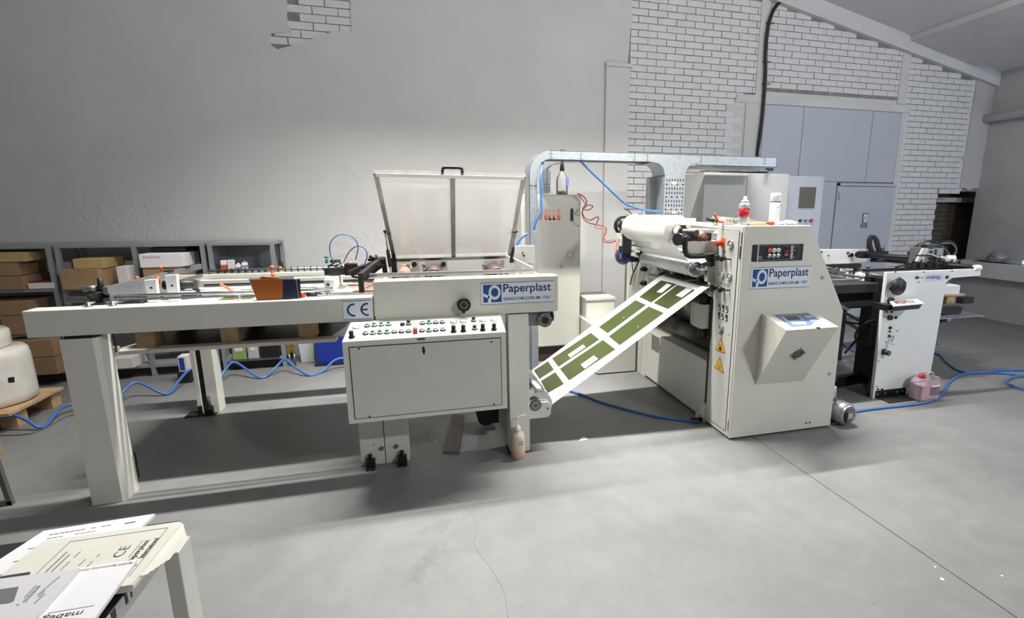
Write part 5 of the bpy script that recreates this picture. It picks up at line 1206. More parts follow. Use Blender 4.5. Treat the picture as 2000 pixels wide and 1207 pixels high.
MB().cyl((1.30, YA-.004, .95), (1.30, YA, .95), .006, n=8).build('key_lock', BLACK, ap)
# block letters, pink above and red below, as printed
LT_, LB_ = mat('letter_pink', C(238, 170, 150), .5), mat('letter_red', C(228, 92, 58), .5)
def letter(x, ch):
    w_, z0, z1, zm = .031, 1.400, 1.503, 1.445
    for lo, hi, m_ in ((z0, zm, LB_), (zm, z1, LT_)):
        mb = MB(); y0, y1 = YA-.0015, YA-.0003
        def r(a, b, c, d):
            c, d = max(c, lo), min(d, hi)
            if d > c: mb.box(x+a, y0, c, x+b, y1, d)
        if ch == 'O': r(0, .011, z0+.010, z1-.010); r(w_-.011, w_, z0+.010, z1-.010); r(.006, w_-.006, z0, z0+.016); r(.006, w_-.006, z1-.016, z1)
        elif ch == 'L': r(0, .016, z0, z1); r(0, w_, z0, z0+.018)
        elif ch == 'P': r(0, .014, z0, z1); r(w_-.013, w_, zm+.008, z1-.006); r(.01, w_-.006, z1-.015, z1); r(.01, w_-.006, zm, zm+.014)
        elif ch == 'A': r(0, .013, z0, z1-.008); r(w_-.013, w_, z0, z1-.008); r(.006, w_-.006, z1-.016, z1); r(.01, w_-.01, zm-.004, zm+.010)
        if len(mb.bm.verts): mb.build('letter_' + ch.lower(), m_, bd)
        else: mb.bm.free()
for i, ch in enumerate('APOLLO'): letter(1.0465+i*.0415, ch)

# spray bottle on top of it
sb_ = thing('spray_bottle', 'clear spray bottle with black trigger head on top of the tall logo cabinet', 'bottle', (1.335, 4.82, 1.638))
MB().lathe([(0, 0), (.056, .002), (.058, .01), (.058, .14), (.05, .17), (.02, .215), (.018, .23), (0, .23)], (1.335, 4.82, 1.639), n=24).build('bottle_body', CLEARP, sb_)
MB().lathe([(0, .004), (.054, .004), (.054, .034), (0, .034)], (1.335, 4.82, 1.639), n=22).build('liquid', mat('amber_fluid', C(160, 138, 84), .3), sb_)
MB().lathe([(0, .225), (.022, .225), (.022, .25), (.014, .30), (.014, .36), (0, .36)], (1.335, 4.82, 1.639), n=14).box(1.31, 4.80, 1.99, 1.385, 4.84, 2.02, .004).bar((1.34, 4.82, 2.02), (1.345, 4.82, 2.055), .03, .045).bar((1.36, 4.82, 2.0), (1.385, 4.82, 1.95), .012, .010).build('trigger_head', BLACK, sb_)
MB().box(1.355, 4.757, 1.72, 1.385, 4.762, 1.79).build('label', mat('label_blue', C(96, 110, 190), .5), sb_)

# galvanised cable duct -------------------------------------------
cd = thing('cable_duct', 'galvanised cable duct bridging overhead from the stacker to the laminator and grey cabinets', 'duct', (1.9, 4.4, 1.92))
def dpt(mb, name, m=GALV, parent=cd, **k): return mb.build(name, m, parent, **k)
YD = 4.30
def bandpoly(R0, R1, cx_, cz_, n=10):     # outer arc then inner arc, upper left quarter
    o_ = [(cx_-R0*math.cos(PI/2*i/n), cz_+R0*math.sin(PI/2*i/n)) for i in range(n+1)]
    i_ = [(cx_-R1*math.cos(PI/2*i/n), cz_+R1*math.sin(PI/2*i/n)) for i in range(n, -1, -1)]
    return o_+i_
for y in (YD, YD+.20):
    dpt(MB().box(.902, y, .0, .972, y+.004, 1.80), 'post_flange')
    dpt(MB().prism(bandpoly(.190, .12, 1.092, 1.80), 'Y', y, y+.004), 'bend_flange')
    dpt(MB().box(1.092, y, 1.92, 1.98, y+.004, 1.99), 'tray_flange')
dpt(MB().box(.902, YD, 0, .906, YD+.20, 1.80), 'post_web')
n = 10
arcv = [(1.092-.188*math.cos(PI/2*i/n), 1.80+.188*math.sin(PI/2*i/n)) for i in range(n+1)]
dpt(MB().sheet([[(x, YD, z), (x, YD+.2, z)] for x, z in arcv], .003), 'bend_web')
dpt(MB().box(1.092, YD, 1.986, 3.34, YD+.30, 1.992), 'tray_lid')
# tee piece with concave shoulders
tee = [(1.98, 1.99), (1.98, 1.92), (2.04, 1.918)]+[(2.055+.105*math.sin(PI/2*i/8), 1.812+.105*math.cos(PI/2*i/8)) for i in range(9)]+[(2.162, 1.795), (2.362, 1.795)]+[(2.475-.110*math.cos(PI/2*i/8), 1.808+.110*math.sin(PI/2*i/8)) for i in range(9)]+[(2.52, 1.92), (2.52, 1.99)]
for y in (YD, YD+.26): dpt(MB().prism(tee, 'Y', y, y+.004), 'tee_piece')
dpt(MB().sheet([[(2.04, YD, 1.918), (2.04, YD+.26, 1.918)]]+[[(2.055+.105*math.sin(PI/2*i/8), YD, 1.812+.105*math.cos(PI/2*i/8)), (2.055+.105*math.sin(PI/2*i/8), YD+.26, 1.812+.105*math.cos(PI/2*i/8))] for i in range(9)], .003), 'tee_web')
dpt(MB().box(2.52, YD, 1.90, 3.34, YD+.004, 1.99).box(2.52, YD, 1.90, 3.34, YD+.42, 1.904), 'tray')
dpt(MB().box(3.33, YD, 1.90, 3.336, YD+.42, 1.99), 'end_plate')
pf = dpt(MB().box(2.162, YD, 1.40, 2.366, YD+.004, 1.795), 'perforated_post')
dpt(MB().box(2.162, YD+.004, 1.40, 2.166, YD+.24, 1.795).box(2.10, YD+.20, 1.40, 2.162, YD+.26, 1.80), 'post_side')
sl = MB()
for j in range(10):
    z = 1.425+j*.0375
    for i in range(7):
        x = 2.180+i*.027
        if j % 3 == 2: sl.box(x-.007, YD-.0015, z-.004, x+.014, YD+.001, z+.005) if i % 2 == 0 else None
        else: sl.box(x, YD-.0015, z-.010, x+.009, YD+.001, z+.010)
sl.build('slots', BLACK, pf, kind='stuff')
MB().box(2.235, YD-.002, 1.725, 2.28, YD, 1.75).build('sticker', mat('sticker_cream', C(226, 222, 186), .5), pf)
MB().box(2.25, YD-.002, 1.465, 2.29, YD, 1.483).build('sticker', WHITE, pf)
# couplings with screws
for x in (1.092, 1.36, 1.86, 1.98, 2.52, 3.2):
    jn = dpt(MB().box(x-.001, YD-.002, 1.92, x+.002, YD, 1.99), 'joint', DARKM)
    for dx in (-.016, .018):
        for z in (1.938, 1.972): MB().cyl((x+dx, YD-.004, z), (x+dx, YD, z), .005, n=8).build('screw', ALU, jn)
jn = dpt(MB().box(.902, YD-.002, 1.695, .972, YD, 1.698), 'joint', DARKM)
for x in (.92, .955):
    for z in (1.68, 1.712): MB().cyl((x, YD-.004, z), (x, YD, z), .005, n=8).build('screw', ALU, jn)
# elbow dropping into the logo cabinet
dpt(MB().sheet([[(1.105, 4.50, 1.64), (1.105, 4.78, 1.64)], [(1.105, 4.50, 1.80), (1.105, 4.78, 1.80)]]+[[(1.105+.12*(1-math.cos(PI/2*i/6)), 4.50, 1.80+.11*math.sin(PI/2*i/6)), (1.105+.12*(1-math.cos(PI/2*i/6)), 4.78, 1.80+.11*math.sin(PI/2*i/6))] for i in range(1, 7)]+[[(1.45, 4.50, 1.915), (1.30, 4.6, 1.915)]], .003), 'drop_elbow')
dpt(MB().box(1.07, 4.50, 1.64, 1.14, 4.504, 1.84), 'drop_flange')
for j in range(3):
    for i in range(3): dpt(MB().box(1.083+i*.02, 4.498, 1.66+j*.025, 1.089+i*.02, 4.50, 1.675+j*.025), 'slot', BLACK)

# electrical cabinets
ec = thing('electrical_cabinet', 'wide two-door grey electrical cabinet behind the laminator under the duct end', 'cabinet', (3.35, 5.0, 0))
MB().box(2.832, 4.76, .02, 3.862, 5.32, 1.876, .004).build('body', CABG, ec)
for x0, x1 in ((2.838, 3.336), (3.344, 3.856)): MB().box(x0, 4.752, .05, x1, 4.762, 1.868, .002).build('door', CABG, ec)
MB().cyl((3.30, 4.75, 1.15), (3.30, 4.753, 1.15), .015, n=12).build('door_lock', BLACK, ec)
MB().box(3.005, 4.95, 1.876, 3.40, 5.15, 1.92, .01).build('cable_entry', GREYM, ec)
solo('flat_black_tray', MB().prism([(3.05, 1.8765), (3.62, 1.8765), (3.68, 1.905), (3.10, 1.895)], 'Y', 4.84, 4.92, .003), BLACKM, 'flat black strip lying on the grey electrical cabinet', 'tray', (3.35, 4.88, 1.877))
eb = thing('control_cabinet', 'narrower blue-grey control cabinet with louvred vent beside the grey cabinet', 'cabinet', (4.17, 5.1, 0))
MB().box(3.905, 4.91, .02, 4.455, 5.42, 1.868, .004).build('body', CABB, eb)
MB().box(3.91, 4.90, .05, 4.45, 4.912, 1.86, .002).build('door', CABB, eb)
MB().box(3.864, 4.86, .02, 3.903, 5.2, 1.85).build('gap_shade_strip', BLACKM, eb)  # black strip stands in for the dark gap between the two cabinets
vt = MB().box(4.132, 4.892, 1.52, 4.348, 4.90, 1.752, .001).build('vent', mat('vent_brown', C(122, 116, 106), .6), eb)
for i in range(11): MB().box(4.14, 4.884, 1.528+i*.0205, 4.34, 4.893, 1.535+i*.0205).build('vent_slat', mat('vent_slat', C(96, 90, 82), .6), vt)
for x, m_ in ((4.17, BLACK), (4.245, GREENL), (4.32, RED)):
    MB().cyl((x, 4.875, 1.378), (x, 4.90, 1.378), .020 if m_ is RED else .014, n=16).build('indicator_lamp', m_, eb)

# black supply cable down the wall
pts = [at(x, y, Y=YW-.04) for x, y in ((1530, -10), (1524, 3), (1511, 20), (1501, 50), (1496, 95), (1495, 150), (1490, 220), (1484, 270), (1480, 306))]
pts += [Vector((pts[-1].x, 5.4, 2.0)), Vector((3.9, 5.1, 1.95)), Vector((3.5, 4.66, 1.93))]
wc = thing('supply_cable', 'thick black supply cable running down the brick wall to the duct', 'cable', pts[3])
MB().tube(pts, .019, 10).build('cable', BLACK, wc)
for x, y in ((1502, 45), (1496, 121), (1494, 164)):
    p_ = at(x, y, Y=YW-.02); MB().bar(p_-Vector((.045, 0, 0)), p_+Vector((.075, 0, .004)), .008, .008).build('cable_clip', BLACK, wc)

# hoses
def hose(name, label, pts, r, m_, cat='hose', **k):
    return solo(name, MB().tube(pts, r, 8, **k), m_, label, cat, pts[len(pts)//2])
hose('air_hose', 'blue air hose hanging from the duct bend down its left post', [(1.03, 4.34, 1.90), at(1056, 345, Y=4.25), at(1057, 385, Y=4.25), at(1057, 410, Y=4.25), at(1047, 432, Y=4.25), (.93, 4.26, 1.33)], .011, BLUEH)
hose('air_hose', 'blue hose drooping from the duct to the laminator rear', [at(x, y, Y=4.33) for x, y in ((1133, 314), (1150, 331), (1170, 350), (1197, 376), (1222, 398), (1250, 408), (1275, 412), (1297, 414))], .009, BLUEH)
hose('air_hose', 'short blue hose between lid strut and duct post', [at(x, y, Y=4.1) for x, y in ((1031, 456), (1018, 465), (1008, 480), (1003, 498), (1000, 512))], .010, BLUEH)
hose('air_tube', 'short thin blue tube at the film roll handwheel', [at(x, y, Y=4.6) for x, y in ((1219, 408), (1227, 411), (1233, 418), (1236, 424))], .005, BLUEH)
oh = [at(x, y, Y=4.62-.0015*(y-380)) for x, y in ((1128, 378), (1140, 384), (1146, 396), (1138, 408), (1150, 410), (1158, 403), (1148, 401), (1138, 412), (1141, 424), (1152, 430), (1166, 424), (1169, 428), (1163, 443), (1178, 446), (1182, 442), (1178, 462), (1186, 470), (1198, 468), (1205, 474), (1204, 488), (1211, 492), (1208, 499), (1201, 496), (1204, 482), (1208, 478))]
hose('orange_hose', 'coiled orange air hose hanging beside the logo cabinet', oh, .0055, ORHOSE)
hose('orange_hose', 'loose orange hose strand drooping behind the coiled one', [at(x, y, Y=4.66) for x, y in ((1128, 377), (1139, 392), (1144, 402), (1137, 414), (1140, 428), (1152, 436), (1170, 440), (1182, 444), (1184, 452), (1177, 470), (1190, 474), (1202, 471))], .0045, ORHOSE)
# floor hoses
R2 = .011
def fl(x, y, z=R2): return at(x, y, Z=z)
P_ = [at(-60, 818, Y=4.10), at(-5, 815, Y=4.10), at(30, 812, Y=4.10), at(55, 822, Y=4.08), fl(85, 834), at(130, 792, Y=4.36), at(228, 786, Y=4.46), at(240, 765, Y=4.52), at(270, 747, Y=4.62), fl(325, 770), at(348, 745, Y=4.74), at(372, 722, Y=4.92), at(400, 728, Y=4.84), fl(423, 748), at(440, 722, Y=4.90), at(460, 708, Y=5.0), fl(508, 738), at(534, 722, Y=4.95), at(556, 702, Y=5.02), at(575, 716, Y=4.93), fl(604, 733), at(630, 725, Y=4.90), at(655, 703, Y=4.98), at(685, 700, Y=5.0), (-.4, 5.0, .02), (.3, 4.9, .011), (.85, 4.4, .011), (1.02, 4.05, .011)]
hose('air_hose', 'wavy blue air hose running along the floor under the stacker', P_, R2, BLUEH)
hose('air_hose', 'blue hose across the floor to the laminator front corner', [fl(x, y) for x, y in ((1085, 752), (1110, 762), (1145, 774), (1180, 787), (1230, 801), (1280, 813), (1330, 820), (1365, 824))], .010, BLUEH)
hose('grey_cable', 'thin grey cable on the floor beside the blue hose at the left', [fl(x, y, .004) for x, y in ((-20, 850), (40, 849), (80, 840), (140, 810), (240, 785))], .004, mat('grey_cable', C(96, 92, 88), .6))
hose('air_hose', 'blue hose snaking round the canister on the right floor', [fl(x, y) for x, y in ((1560, 815), (1640, 808), (1700, 799), (1780, 790), (1820, 782), (1843, 765), (1856, 745), (1880, 731), (1920, 727), (1960, 729), (2000, 733), (2040, 735))], .010, BLUEH)
hose('air_hose', 'blue hose from behind the feeder across the right floor', [fl(x, y) for x, y in ((1645, 670), (1690, 695), (1760, 690), (1828, 690), (1850, 708), (1880, 726), (1930, 725), (1975, 722), (2040, 726))], .010, BLUEH)
hose('air_hose', 'blue hose loop on the floor at the right edge', [fl(x, y, R2+.008) for x, y in ((2040, 732), (1990, 734), (1968, 741), (1970, 750), (2000, 760), (2050, 775))], .010, BLUEH)

# things on the ledge of the right wall
h_ = at(1947, 512, X=7.60)
hm = thing('safety_helmet', 'pale grey round safety helmet on black cloth on the right wall ledge', 'helmet', (7.60, h_.y, .80))
MB().lathe([(.115, 0), (.112, .05), (.09, .10), (.05, .13), (0, .14)], (7.60, h_.y, .812), n=24).build('shell', mat('helmet_grey', C(132, 132, 140), .3), hm)
MB().lathe([(0, 0), (.13, 0), (.135, .008), (.115, .012)], (7.60, h_.y, .808), n=24).build('brim', mat('helmet_grey', C(132, 132, 140), .3), hm)
MB().ring((7.495, h_.y-.02, .86), (7.49, h_.y-.02, .86), .03, .02, 16).build('badge', GREYM, hm)
cl_ = MB().sphere((7.535, h_.y+.02, .79), .07, 18, 10, (.62, 3.6, .30))
for v in cl_.bm.verts: v.co.z = max(v.co.z+.004*math.sin(v.co.y*60), .7905); v.co.x = min(max(v.co.x, 7.485), 7.70)
solo('black_cloth', cl_, BLACK, 'black cloth under the grey helmet on the ledge', 'cloth', (7.57, h_.y, .79))
l_ = at(1985, 514, X=7.58)
lt = thing('work_lamp', 'flat clear work lamp with a bright lens on the right wall ledge', 'lamp', (7.58, l_.y, .79))
MB().box(7.53, l_.y-.10, .79, 7.63, l_.y+.16, .85, .012).build('housing', CLEARP, lt)
MB().cyl((7.55, l_.y-.13, .83), (7.55, l_.y-.10, .83), .028, n=16).build('lens', mat('lens_blue', C(190, 205, 255), .1, emit=1.0), lt)
# ================================================================= SHELVES AND STORES (left wall)
def box_thing(name, label, cat, x0, x1, y0, y1, z0, z1, m, group=None, lid=None, tape=True, rot=0, flap=False):
    t_ = thing(name, label, cat, ((x0+x1)/2, (y0+y1)/2, z0), group)
    R = Matrix.Translation(((x0+x1)/2, (y0+y1)/2, 0)) @ Matrix.Rotation(rot, 4, 'Z') @ Matrix.Translation((-(x0+x1)/2, -(y0+y1)/2, 0))
    MB().box(x0, y0, z0+.0005, x1, y1, z1, .003).xf(R).build('carton', m, t_)
    if tape: MB().box((x0+x1)/2-.02, y0-.0012, z1-.03, (x0+x1)/2+.02, y1+.001, z1+.001).xf(R).build('tape', mat('packing_tape', C(150, 122, 92), .5), t_)
    if lid: MB().box(x0-.004, y0-.004, z1-.03, x1+.004, y1+.004, z1+.004, .002).xf(R).build('box_lid', lid, t_)
    return t_
YS0, YS1 = 5.19, 5.55
def shelf_unit(label, x0, x1, levels, mids=(), back=None):
    s_ = thing('shelving_unit', label, 'shelf', ((x0+x1)/2, 5.37, 0), 'grey steel shelving units along the back wall')
    for x in (x0, *mids, x1-.03):
        for y in (YS0, YS1-.03):
            if x in mids and y > YS0: continue
            MB().prism([(x, y), (x+.032, y), (x+.032, y+.03), (x+.029, y+.03), (x+.029, y+.003), (x, y+.003)], 'Z', 0, 1.205).build('upright', SHELFM, s_)
    for z in levels: MB().box(x0, YS0+.002, z-.028, x1, YS1, z, .002).build('shelf_board', SHELFM, s_)
    if back:
        for a, b in back: MB().box(a, YS1-.006, .0, b, YS1-.003, 1.19).build('back_panel', mat('panel_grey', C(134, 138, 142), .5), s_)
    for x in (x0+.002, x1-.006): MB().bar((x, YS0+.01, .15), (x, YS1-.01, .40), .003, .02, up=(0, 0, 1)).build('brace', SHELFM, s_)
    MB().box(x0+.03, YS0+.03, .0, x1-.03, YS0+.04, .075).build('kick_plate', mat('kick_dark', C(40, 40, 42), .7), s_)
    return s_
shelf_unit('grey steel shelving unit at the far left, loaded with brown cartons', -4.1, -3.03, (.11, .46, .84, 1.205))
shelf_unit('grey steel shelving unit with a buff topped carton and white archive box', -3.0, -1.90, (.11, .50, .84, 1.205), mids=(-2.45,), back=((-2.44, -1.91),))
shelf_unit('grey steel shelving unit holding small cans, nearest the clear lid', -1.872, -1.335, (.11, .55, .945, 1.205), back=((-1.87, -1.34),))
MB().box(-1.874, 5.2, 0, -1.870, 5.54, 1.2).build('side_panel', mat('panel_grey', C(134, 138, 142), .5), bpy.data.objects['shelving_unit.002'])
B = box_thing
B('carton', 'lowest brown carton on the upper shelf at the far left', 'box', -3.75, -3.235, 5.16, 5.50, .84, .952, CARDD, 'brown cartons on the left shelves')
B('carton', 'middle brown carton of the upper stack at the far left', 'box', -3.78, -3.262, 5.16, 5.52, .956, 1.068, CARDD, 'brown cartons on the left shelves', rot=.03)
B('carton', 'buff carton on top of the far left stack', 'box', -3.70, -3.19, 5.16, 5.50, 1.072, 1.15, CARDY, tape=False)
B('flat_box', 'shallow white box with a dark red lid beside the far left cartons', 'box', -3.222, -3.045, 5.18, 5.42, .84, .888, CARDW, lid=None, tape=False)
MB().box(-3.222, 5.20, .888, -3.05, 5.44, .900, .002).build('red_cover', mat('cover_red', C(104, 40, 42), .6), bpy.data.objects['flat_box'])
B('carton', 'upper brown carton on the middle shelf at the far left', 'box', -3.72, -3.225, 5.16, 5.50, .626, .744, CARDD, 'brown cartons on the left shelves')
B('carton', 'lower brown carton on the middle shelf at the far left', 'box', -3.436, -3.20, 5.15, 5.50, .46, .622, CARDD, 'brown cartons on the left shelves')
B('carton', 'upper brown carton on the bottom shelf behind the wrapped roll', 'box', -3.436, -3.085, 5.10, 5.48, .262, .412, CARDD, 'brown cartons on the left shelves')
B('carton', 'lower brown carton on the bottom shelf behind the wrapped roll', 'box', -3.34, -3.08, 5.09, 5.46, .11, .258, CARDD, 'brown cartons on the left shelves')
B('carton', 'wide tilted brown carton under a buff one on the shelf', 'box', -2.90, -2.62, 5.05, 5.42, .84, 1.006, CARD, rot=-.10)
B('carton', 'flat buff carton on top of the wide tilted brown one', 'box', -2.828, -2.615, 5.09, 5.40, 1.008, 1.09, CARDY, tape=False, rot=-.03)
B('small_box', 'small white box leaning beside the wide tilted carton', 'box', -2.53, -2.45, 5.08, 5.22, .84, 1.02, CARDW, tape=False)
B('carton', 'plain brown carton under the white archive box', 'box', -2.345, -2.03, 5.09, 5.44, .84, 1.003, CARD)
t_ = B('archive_box', 'white archive box with red handwriting on top of a brown carton', 'box', -2.352, -2.028, 5.08, 5.42, 1.005, 1.122, mat('archive_white', C(236, 232, 232), .7), tape=False)
text('Autodrome', (-2.325, 5.0795, 1.088), (1, 0, 0), (0, 0, 1), .13, .018, mat('pen_red', C(150, 80, 84), .7), t_, weight=-.005)
B('flat_case', 'flat black case on top of the white archive box', 'case', -2.33, -2.06, 5.24, 5.46, 1.124, 1.168, BLACK, tape=False)
# small tins and bottles
def tin(label, x, w_, z0, z1, m_, band=None, cap=None, y=5.24):
    t_ = thing('tin', label, 'tin', (x, y, z0), 'small tins on the grey shelf')
    MB().box(x-w_/2, y-w_/2, z0, x+w_/2, y+w_/2, z1, .004).build('tin_body', m_, t_)
    if band: MB().box(x-w_/2-.0006, y-w_/2-.0006, z0+(z1-z0)*band[1], x+w_/2+.0006, y+w_/2+.0006, z0+(z1-z0)*band[2]).build('tin_label', band[0], t_)
    if cap: MB().cyl((x, y, z1), (x, y, z1+.014), w_*.22, n=12).build('tin_cap', cap, t_)
tin('white tin with an orange lower half, leftmost on the small shelf', -1.768, .048, .945, 1.04, WHITE, (mat('tin_orange', C(216, 84, 50), .5), .05, .6), None)
tin('white tin with a dark red edge beside the orange one', -1.712, .050, .945, 1.043, mat('tin_white', C(222, 216, 212), .5), (mat('tin_red', C(150, 40, 54), .5), .0, .12), None)
tin('short white bottle with pale blue print on the small shelf', -1.656, .044, .945, .998, WHITE, (mat('tin_blue', C(128, 146, 186), .5), .3, .6), WHITE)
tin('taller white bottle with pale blue print, rightmost on the small shelf', -1.602, .042, .945, 1.018, WHITE, (mat('tin_blue', C(128, 146, 186), .5), .35, .65), mat('cap_grey', C(150, 150, 156), .5))
def jug(label, x0, x1, z0, z1, m_, fluid=None):
    j_ = thing('jug', label, 'canister', ((x0+x1)/2, 5.24, z0))
    MB().prism([(x0, z0+.001), (x1, z0+.001), (x1, z1-.03), (x1-.03, z1), (x0+.03, z1), (x0, z1-.03)], 'Y', 5.15, 5.32, .008).build('jug_body', m_, j_)
    MB().cyl(((x0+x1)/2, 5.23, z1), ((x0+x1)/2, 5.23, z1+.03), .022, n=14).build('jug_cap', WHITE, j_)
    lb_ = MB().box(x0+.025, 5.148, z1-.075, x1-.02, 5.1505, z1-.02).build('label', CARDW, j_)
    return j_
jug('green canister with white label on the bottom shelf under the stacker', -1.772, -1.66, .11, .27, mat('fluid_green', C(140, 158, 96), .4))
jug('clear canister with white label beside the green one on the bottom shelf', -1.645, -1.555, .11, .27, mat('jug_clear', C(176, 178, 178), .35))
B('tool_case', 'black tool case on the bottom shelf near the white bin', 'case', -1.535, -1.38, 5.16, 5.40, .11, .27, BLACK, tape=False)
B('flat_box', 'low white box on the bottom shelf seen under the stacker', 'box', -2.715, -2.545, 5.12, 5.40, .11, .205, CARDW, tape=False)
B('small_box', 'small blue and white box on the floor behind the rear stacker leg', 'box', -2.118, -2.05, 4.92, 5.02, .10, .24, CARDW, tape=False)
MB().box(-2.108, 4.9185, .115, -2.07, 4.9202, .225).build('blue_label', mat('box_blue', C(40, 62, 140), .5), bpy.data.objects['small_box.001'])
solo('wood_spacer', MB().box(-2.13, 4.90, 0, -2.03, 5.04, .10, .003), DARKM, 'dark block under the small blue and white box', 'block', (-2.08, 4.97, 0))
# yellow poles leaning at the shelf end
for i, (xb, yb, xt, yt) in enumerate(((567, 714, 546, 512), (577, 713, 552, 517))):
    b_ = at(xb, yb, Z=0.004); t2 = at(xt, yt, Y=5.30)
    d_ = (t2-b_)
    p_ = thing('yellow_pole', ('longer' if i == 0 else 'shorter') + ' yellow telescopic pole leaning on the shelf end', 'pole', b_)
    MB().cyl(b_+d_*.12, b_+d_*.96, .014, n=12).build('pole_tube', YELP, p_)
    MB().cyl(b_, b_+d_*.12, .010, n=10).build('pole_foot', GREYM, p_)
    MB().cyl(b_+d_*.96, b_+d_*(1.08 if i == 0 else 1.03), .008, n=10).build('pole_tip', BLACK, p_)
    for k_ in (.3, .5, .7): MB().ring(b_+d_*k_, b_+d_*(k_+.012), .0155, .013, 12).build('pole_ring', BLACK, p_)
wb_ = thing('white_bin', 'white plastic bin on the floor between the yellow poles and blue crate', 'bin', (-1.19, 5.36, 0))
MB().hexa([(-1.225, 5.30, .002), (-1.105, 5.30, .002), (-1.105, 5.44, .002), (-1.225, 5.44, .002)], [(-1.24, 5.28, .34), (-1.09, 5.28, .34), (-1.09, 5.46, .34), (-1.24, 5.46, .34)]).build('bin_body', mat('bin_white', C(214, 216, 218), .5), wb_)
MB().box(-1.248, 5.27, .33, -1.082, 5.47, .35, .003).build('bin_rim', mat('bin_white', C(214, 216, 218), .5), wb_)
bb_ = thing('blue_crate', 'deep blue plastic crate standing on a black tray under the stacker', 'crate', (-.92, 5.3, 0))
MB().box(-1.075, 5.12, 0, -.74, 5.46, .018, .003).build('drip_tray', BLACK, bb_)
MB().hexa([(-1.045, 5.16, .018), (-.76, 5.16, .018), (-.76, 5.42, .018), (-1.045, 5.42, .018)], [(-1.065, 5.14, .36), (-.74, 5.14, .36), (-.74, 5.44, .36), (-1.065, 5.44, .36)]).build('crate_body', mat('crate_blue', C(22, 52, 150), .4), bb_)

# pallet with film wrapped rolls at the left edge
pp = thing('roll_pallet', 'wooden pallet on the floor at the left edge under the wrapped rolls', 'pallet', (-3.3, 4.2, 0))
for i in range(7): MB().box(-3.95+i*.17, 4.05, .118, -3.95+i*.17+(.155 if i < 6 else .16), 4.60, .14, .002).build('board', WOOD, pp)
for y in (4.15, 4.32, 4.50): MB().box(-3.95, y, .10, -2.80, y+.10, .118, .001).build('board', WOOD, pp)
for x in (-2.90, -3.42, -3.95):
    for y in (4.15, 4.50): MB().box(x, y, .0, x+.10, y+.10, .10, .003).build('block', WOOD, pp)
wr_ = thing('wrapped_roll', 'large upright paper roll wrapped in pale film on the left pallet', 'roll', (-3.06, 4.33, .14))
rb = MB().lathe([(0, 0), (.235, 0), (.255, .012), (.26, .06), (.257, .33), (.252, .375), (.235, .392), (.09, .395), (0, .395)], (-3.06, 4.33, .141), n=48)
for v in rb.bm.verts:
    q = math.atan2(v.co.y-4.33, v.co.x+3.06); v.co += Vector((math.cos(q), math.sin(q), 0))*.003*math.sin(q*9+v.co.z*22)
rb.build('film_wrapping', PVC, wr_)
a = at(22, 742, Y=4.05); lbx = MB().box(-2.835, 4.065, a.z-.02, -2.80, 4.072, a.z+.02)
p_ = at(14, 735, X=-2.90)
lq = MB(); c_ = [at(x, y, Y=4.085) for x, y in ((16, 748), (28, 747), (27, 736), (15, 738))]
lq.hexa([Vector(v)+Vector((0, .004, 0)) for v in c_], c_); bmesh.ops.recalc_face_normals(lq.bm, faces=lq.bm.faces); lbx.bm.free()
lq.build('label', mat('label_dark', C(38, 60, 48), .5), wr_)
wr2 = thing('wrapped_roll', 'smaller wrapped roll standing on top of the large wrapped roll', 'roll', (-3.16, 4.33, .537))
MB().lathe([(0, 0), (.25, 0), (.262, .01), (.262, .11), (.245, .125), (0, .126)], (-3.16, 4.33, .537), n=40).build('film_wrapping', PVC, wr2)
B('carton', 'brown carton cut off by the left frame edge on the floor', 'box', -2.92, -2.60, 3.42, 3.70, .0, .175, CARD)
# steel leg of a bench at the left edge
f0 = at(22, 984, Y=3.0); f1 = at(0, 920, Y=3.0)
bn = thing('steel_bench', 'thin grey steel bench frame leg on the floor at the left edge', 'bench', (-2.3, 3.0, 0))
d_ = (f1-Vector((f0.x, 3.0, .012)))
MB().bar(Vector((f0.x, 3.0, .0)), Vector((f0.x, 3.0, .0))+d_*2.6, .022, .022, up=(0, 1, 0)).build('leg', mat('bench_grey', C(104, 104, 102), .5, .4), bn)
MB().bar((f0.x+.01, 3.0, .011), (-2.75, 3.0, .011), .022, .022).build('floor_bar', mat('bench_grey', C(104, 104, 102), .5, .4), bn)
MB().bar(Vector((f0.x, 3.0, 0))+d_*2.6, (-2.95, 3.0, d_.z*2.6), .022, .022).bar((-2.75, 3.0, .011), (-2.95, 3.0, d_.z*2.6), .022, .022).build('bench_rail', mat('bench_grey', C(104, 104, 102), .5, .4), bn)

# ================================================================= THINGS IN AND ON THE STACKER
lf = part(MB().box(-1.72, 3.28, .690, -.55, 3.36, .712, .002), 'lift_board', mat('board_light_in_colour', C(240, 232, 222), .5))  # whitened colour stands in for light falling through onto the board
part(MB().box(-1.72, 3.36, .690, -.55, 3.95, .700), 'lift_plate', DARKM)
part(MB().bar((-.55, 3.36, .706), (-.42, 3.9, .72), .08, .006), 'lift_slope', ALU)
part(MB().bar((-1.71, 3.34, .712), (-1.64, 3.55, .712), .02, .006).box(-1.73, 3.25, .69, -1.69, 3.30, .74), 'lift_bracket', CREAM)
part(MB().box(-1.735, 3.1, .66, -1.71, 3.13, .86), 'rack_strip', BLACKM)
pa = thing('stacker_pallet', 'wooden pallet raised inside the stacker with three blocks showing under the beam', 'pallet', (-1.15, 3.6, .712))
for x in (-1.62, -1.19, -.768):
    for y in (3.32, 3.78): MB().box(x, y, .7125, x+.094, y+.12, .806, .002).build('block', WOOD if y < 3.5 else WOOD_SHADE, pa)
for y in (3.32, 3.55, 3.78): MB().box(-1.64, y, .806, -.66, y+.12, .824, .001).build('board', WOOD_SHADE, pa)
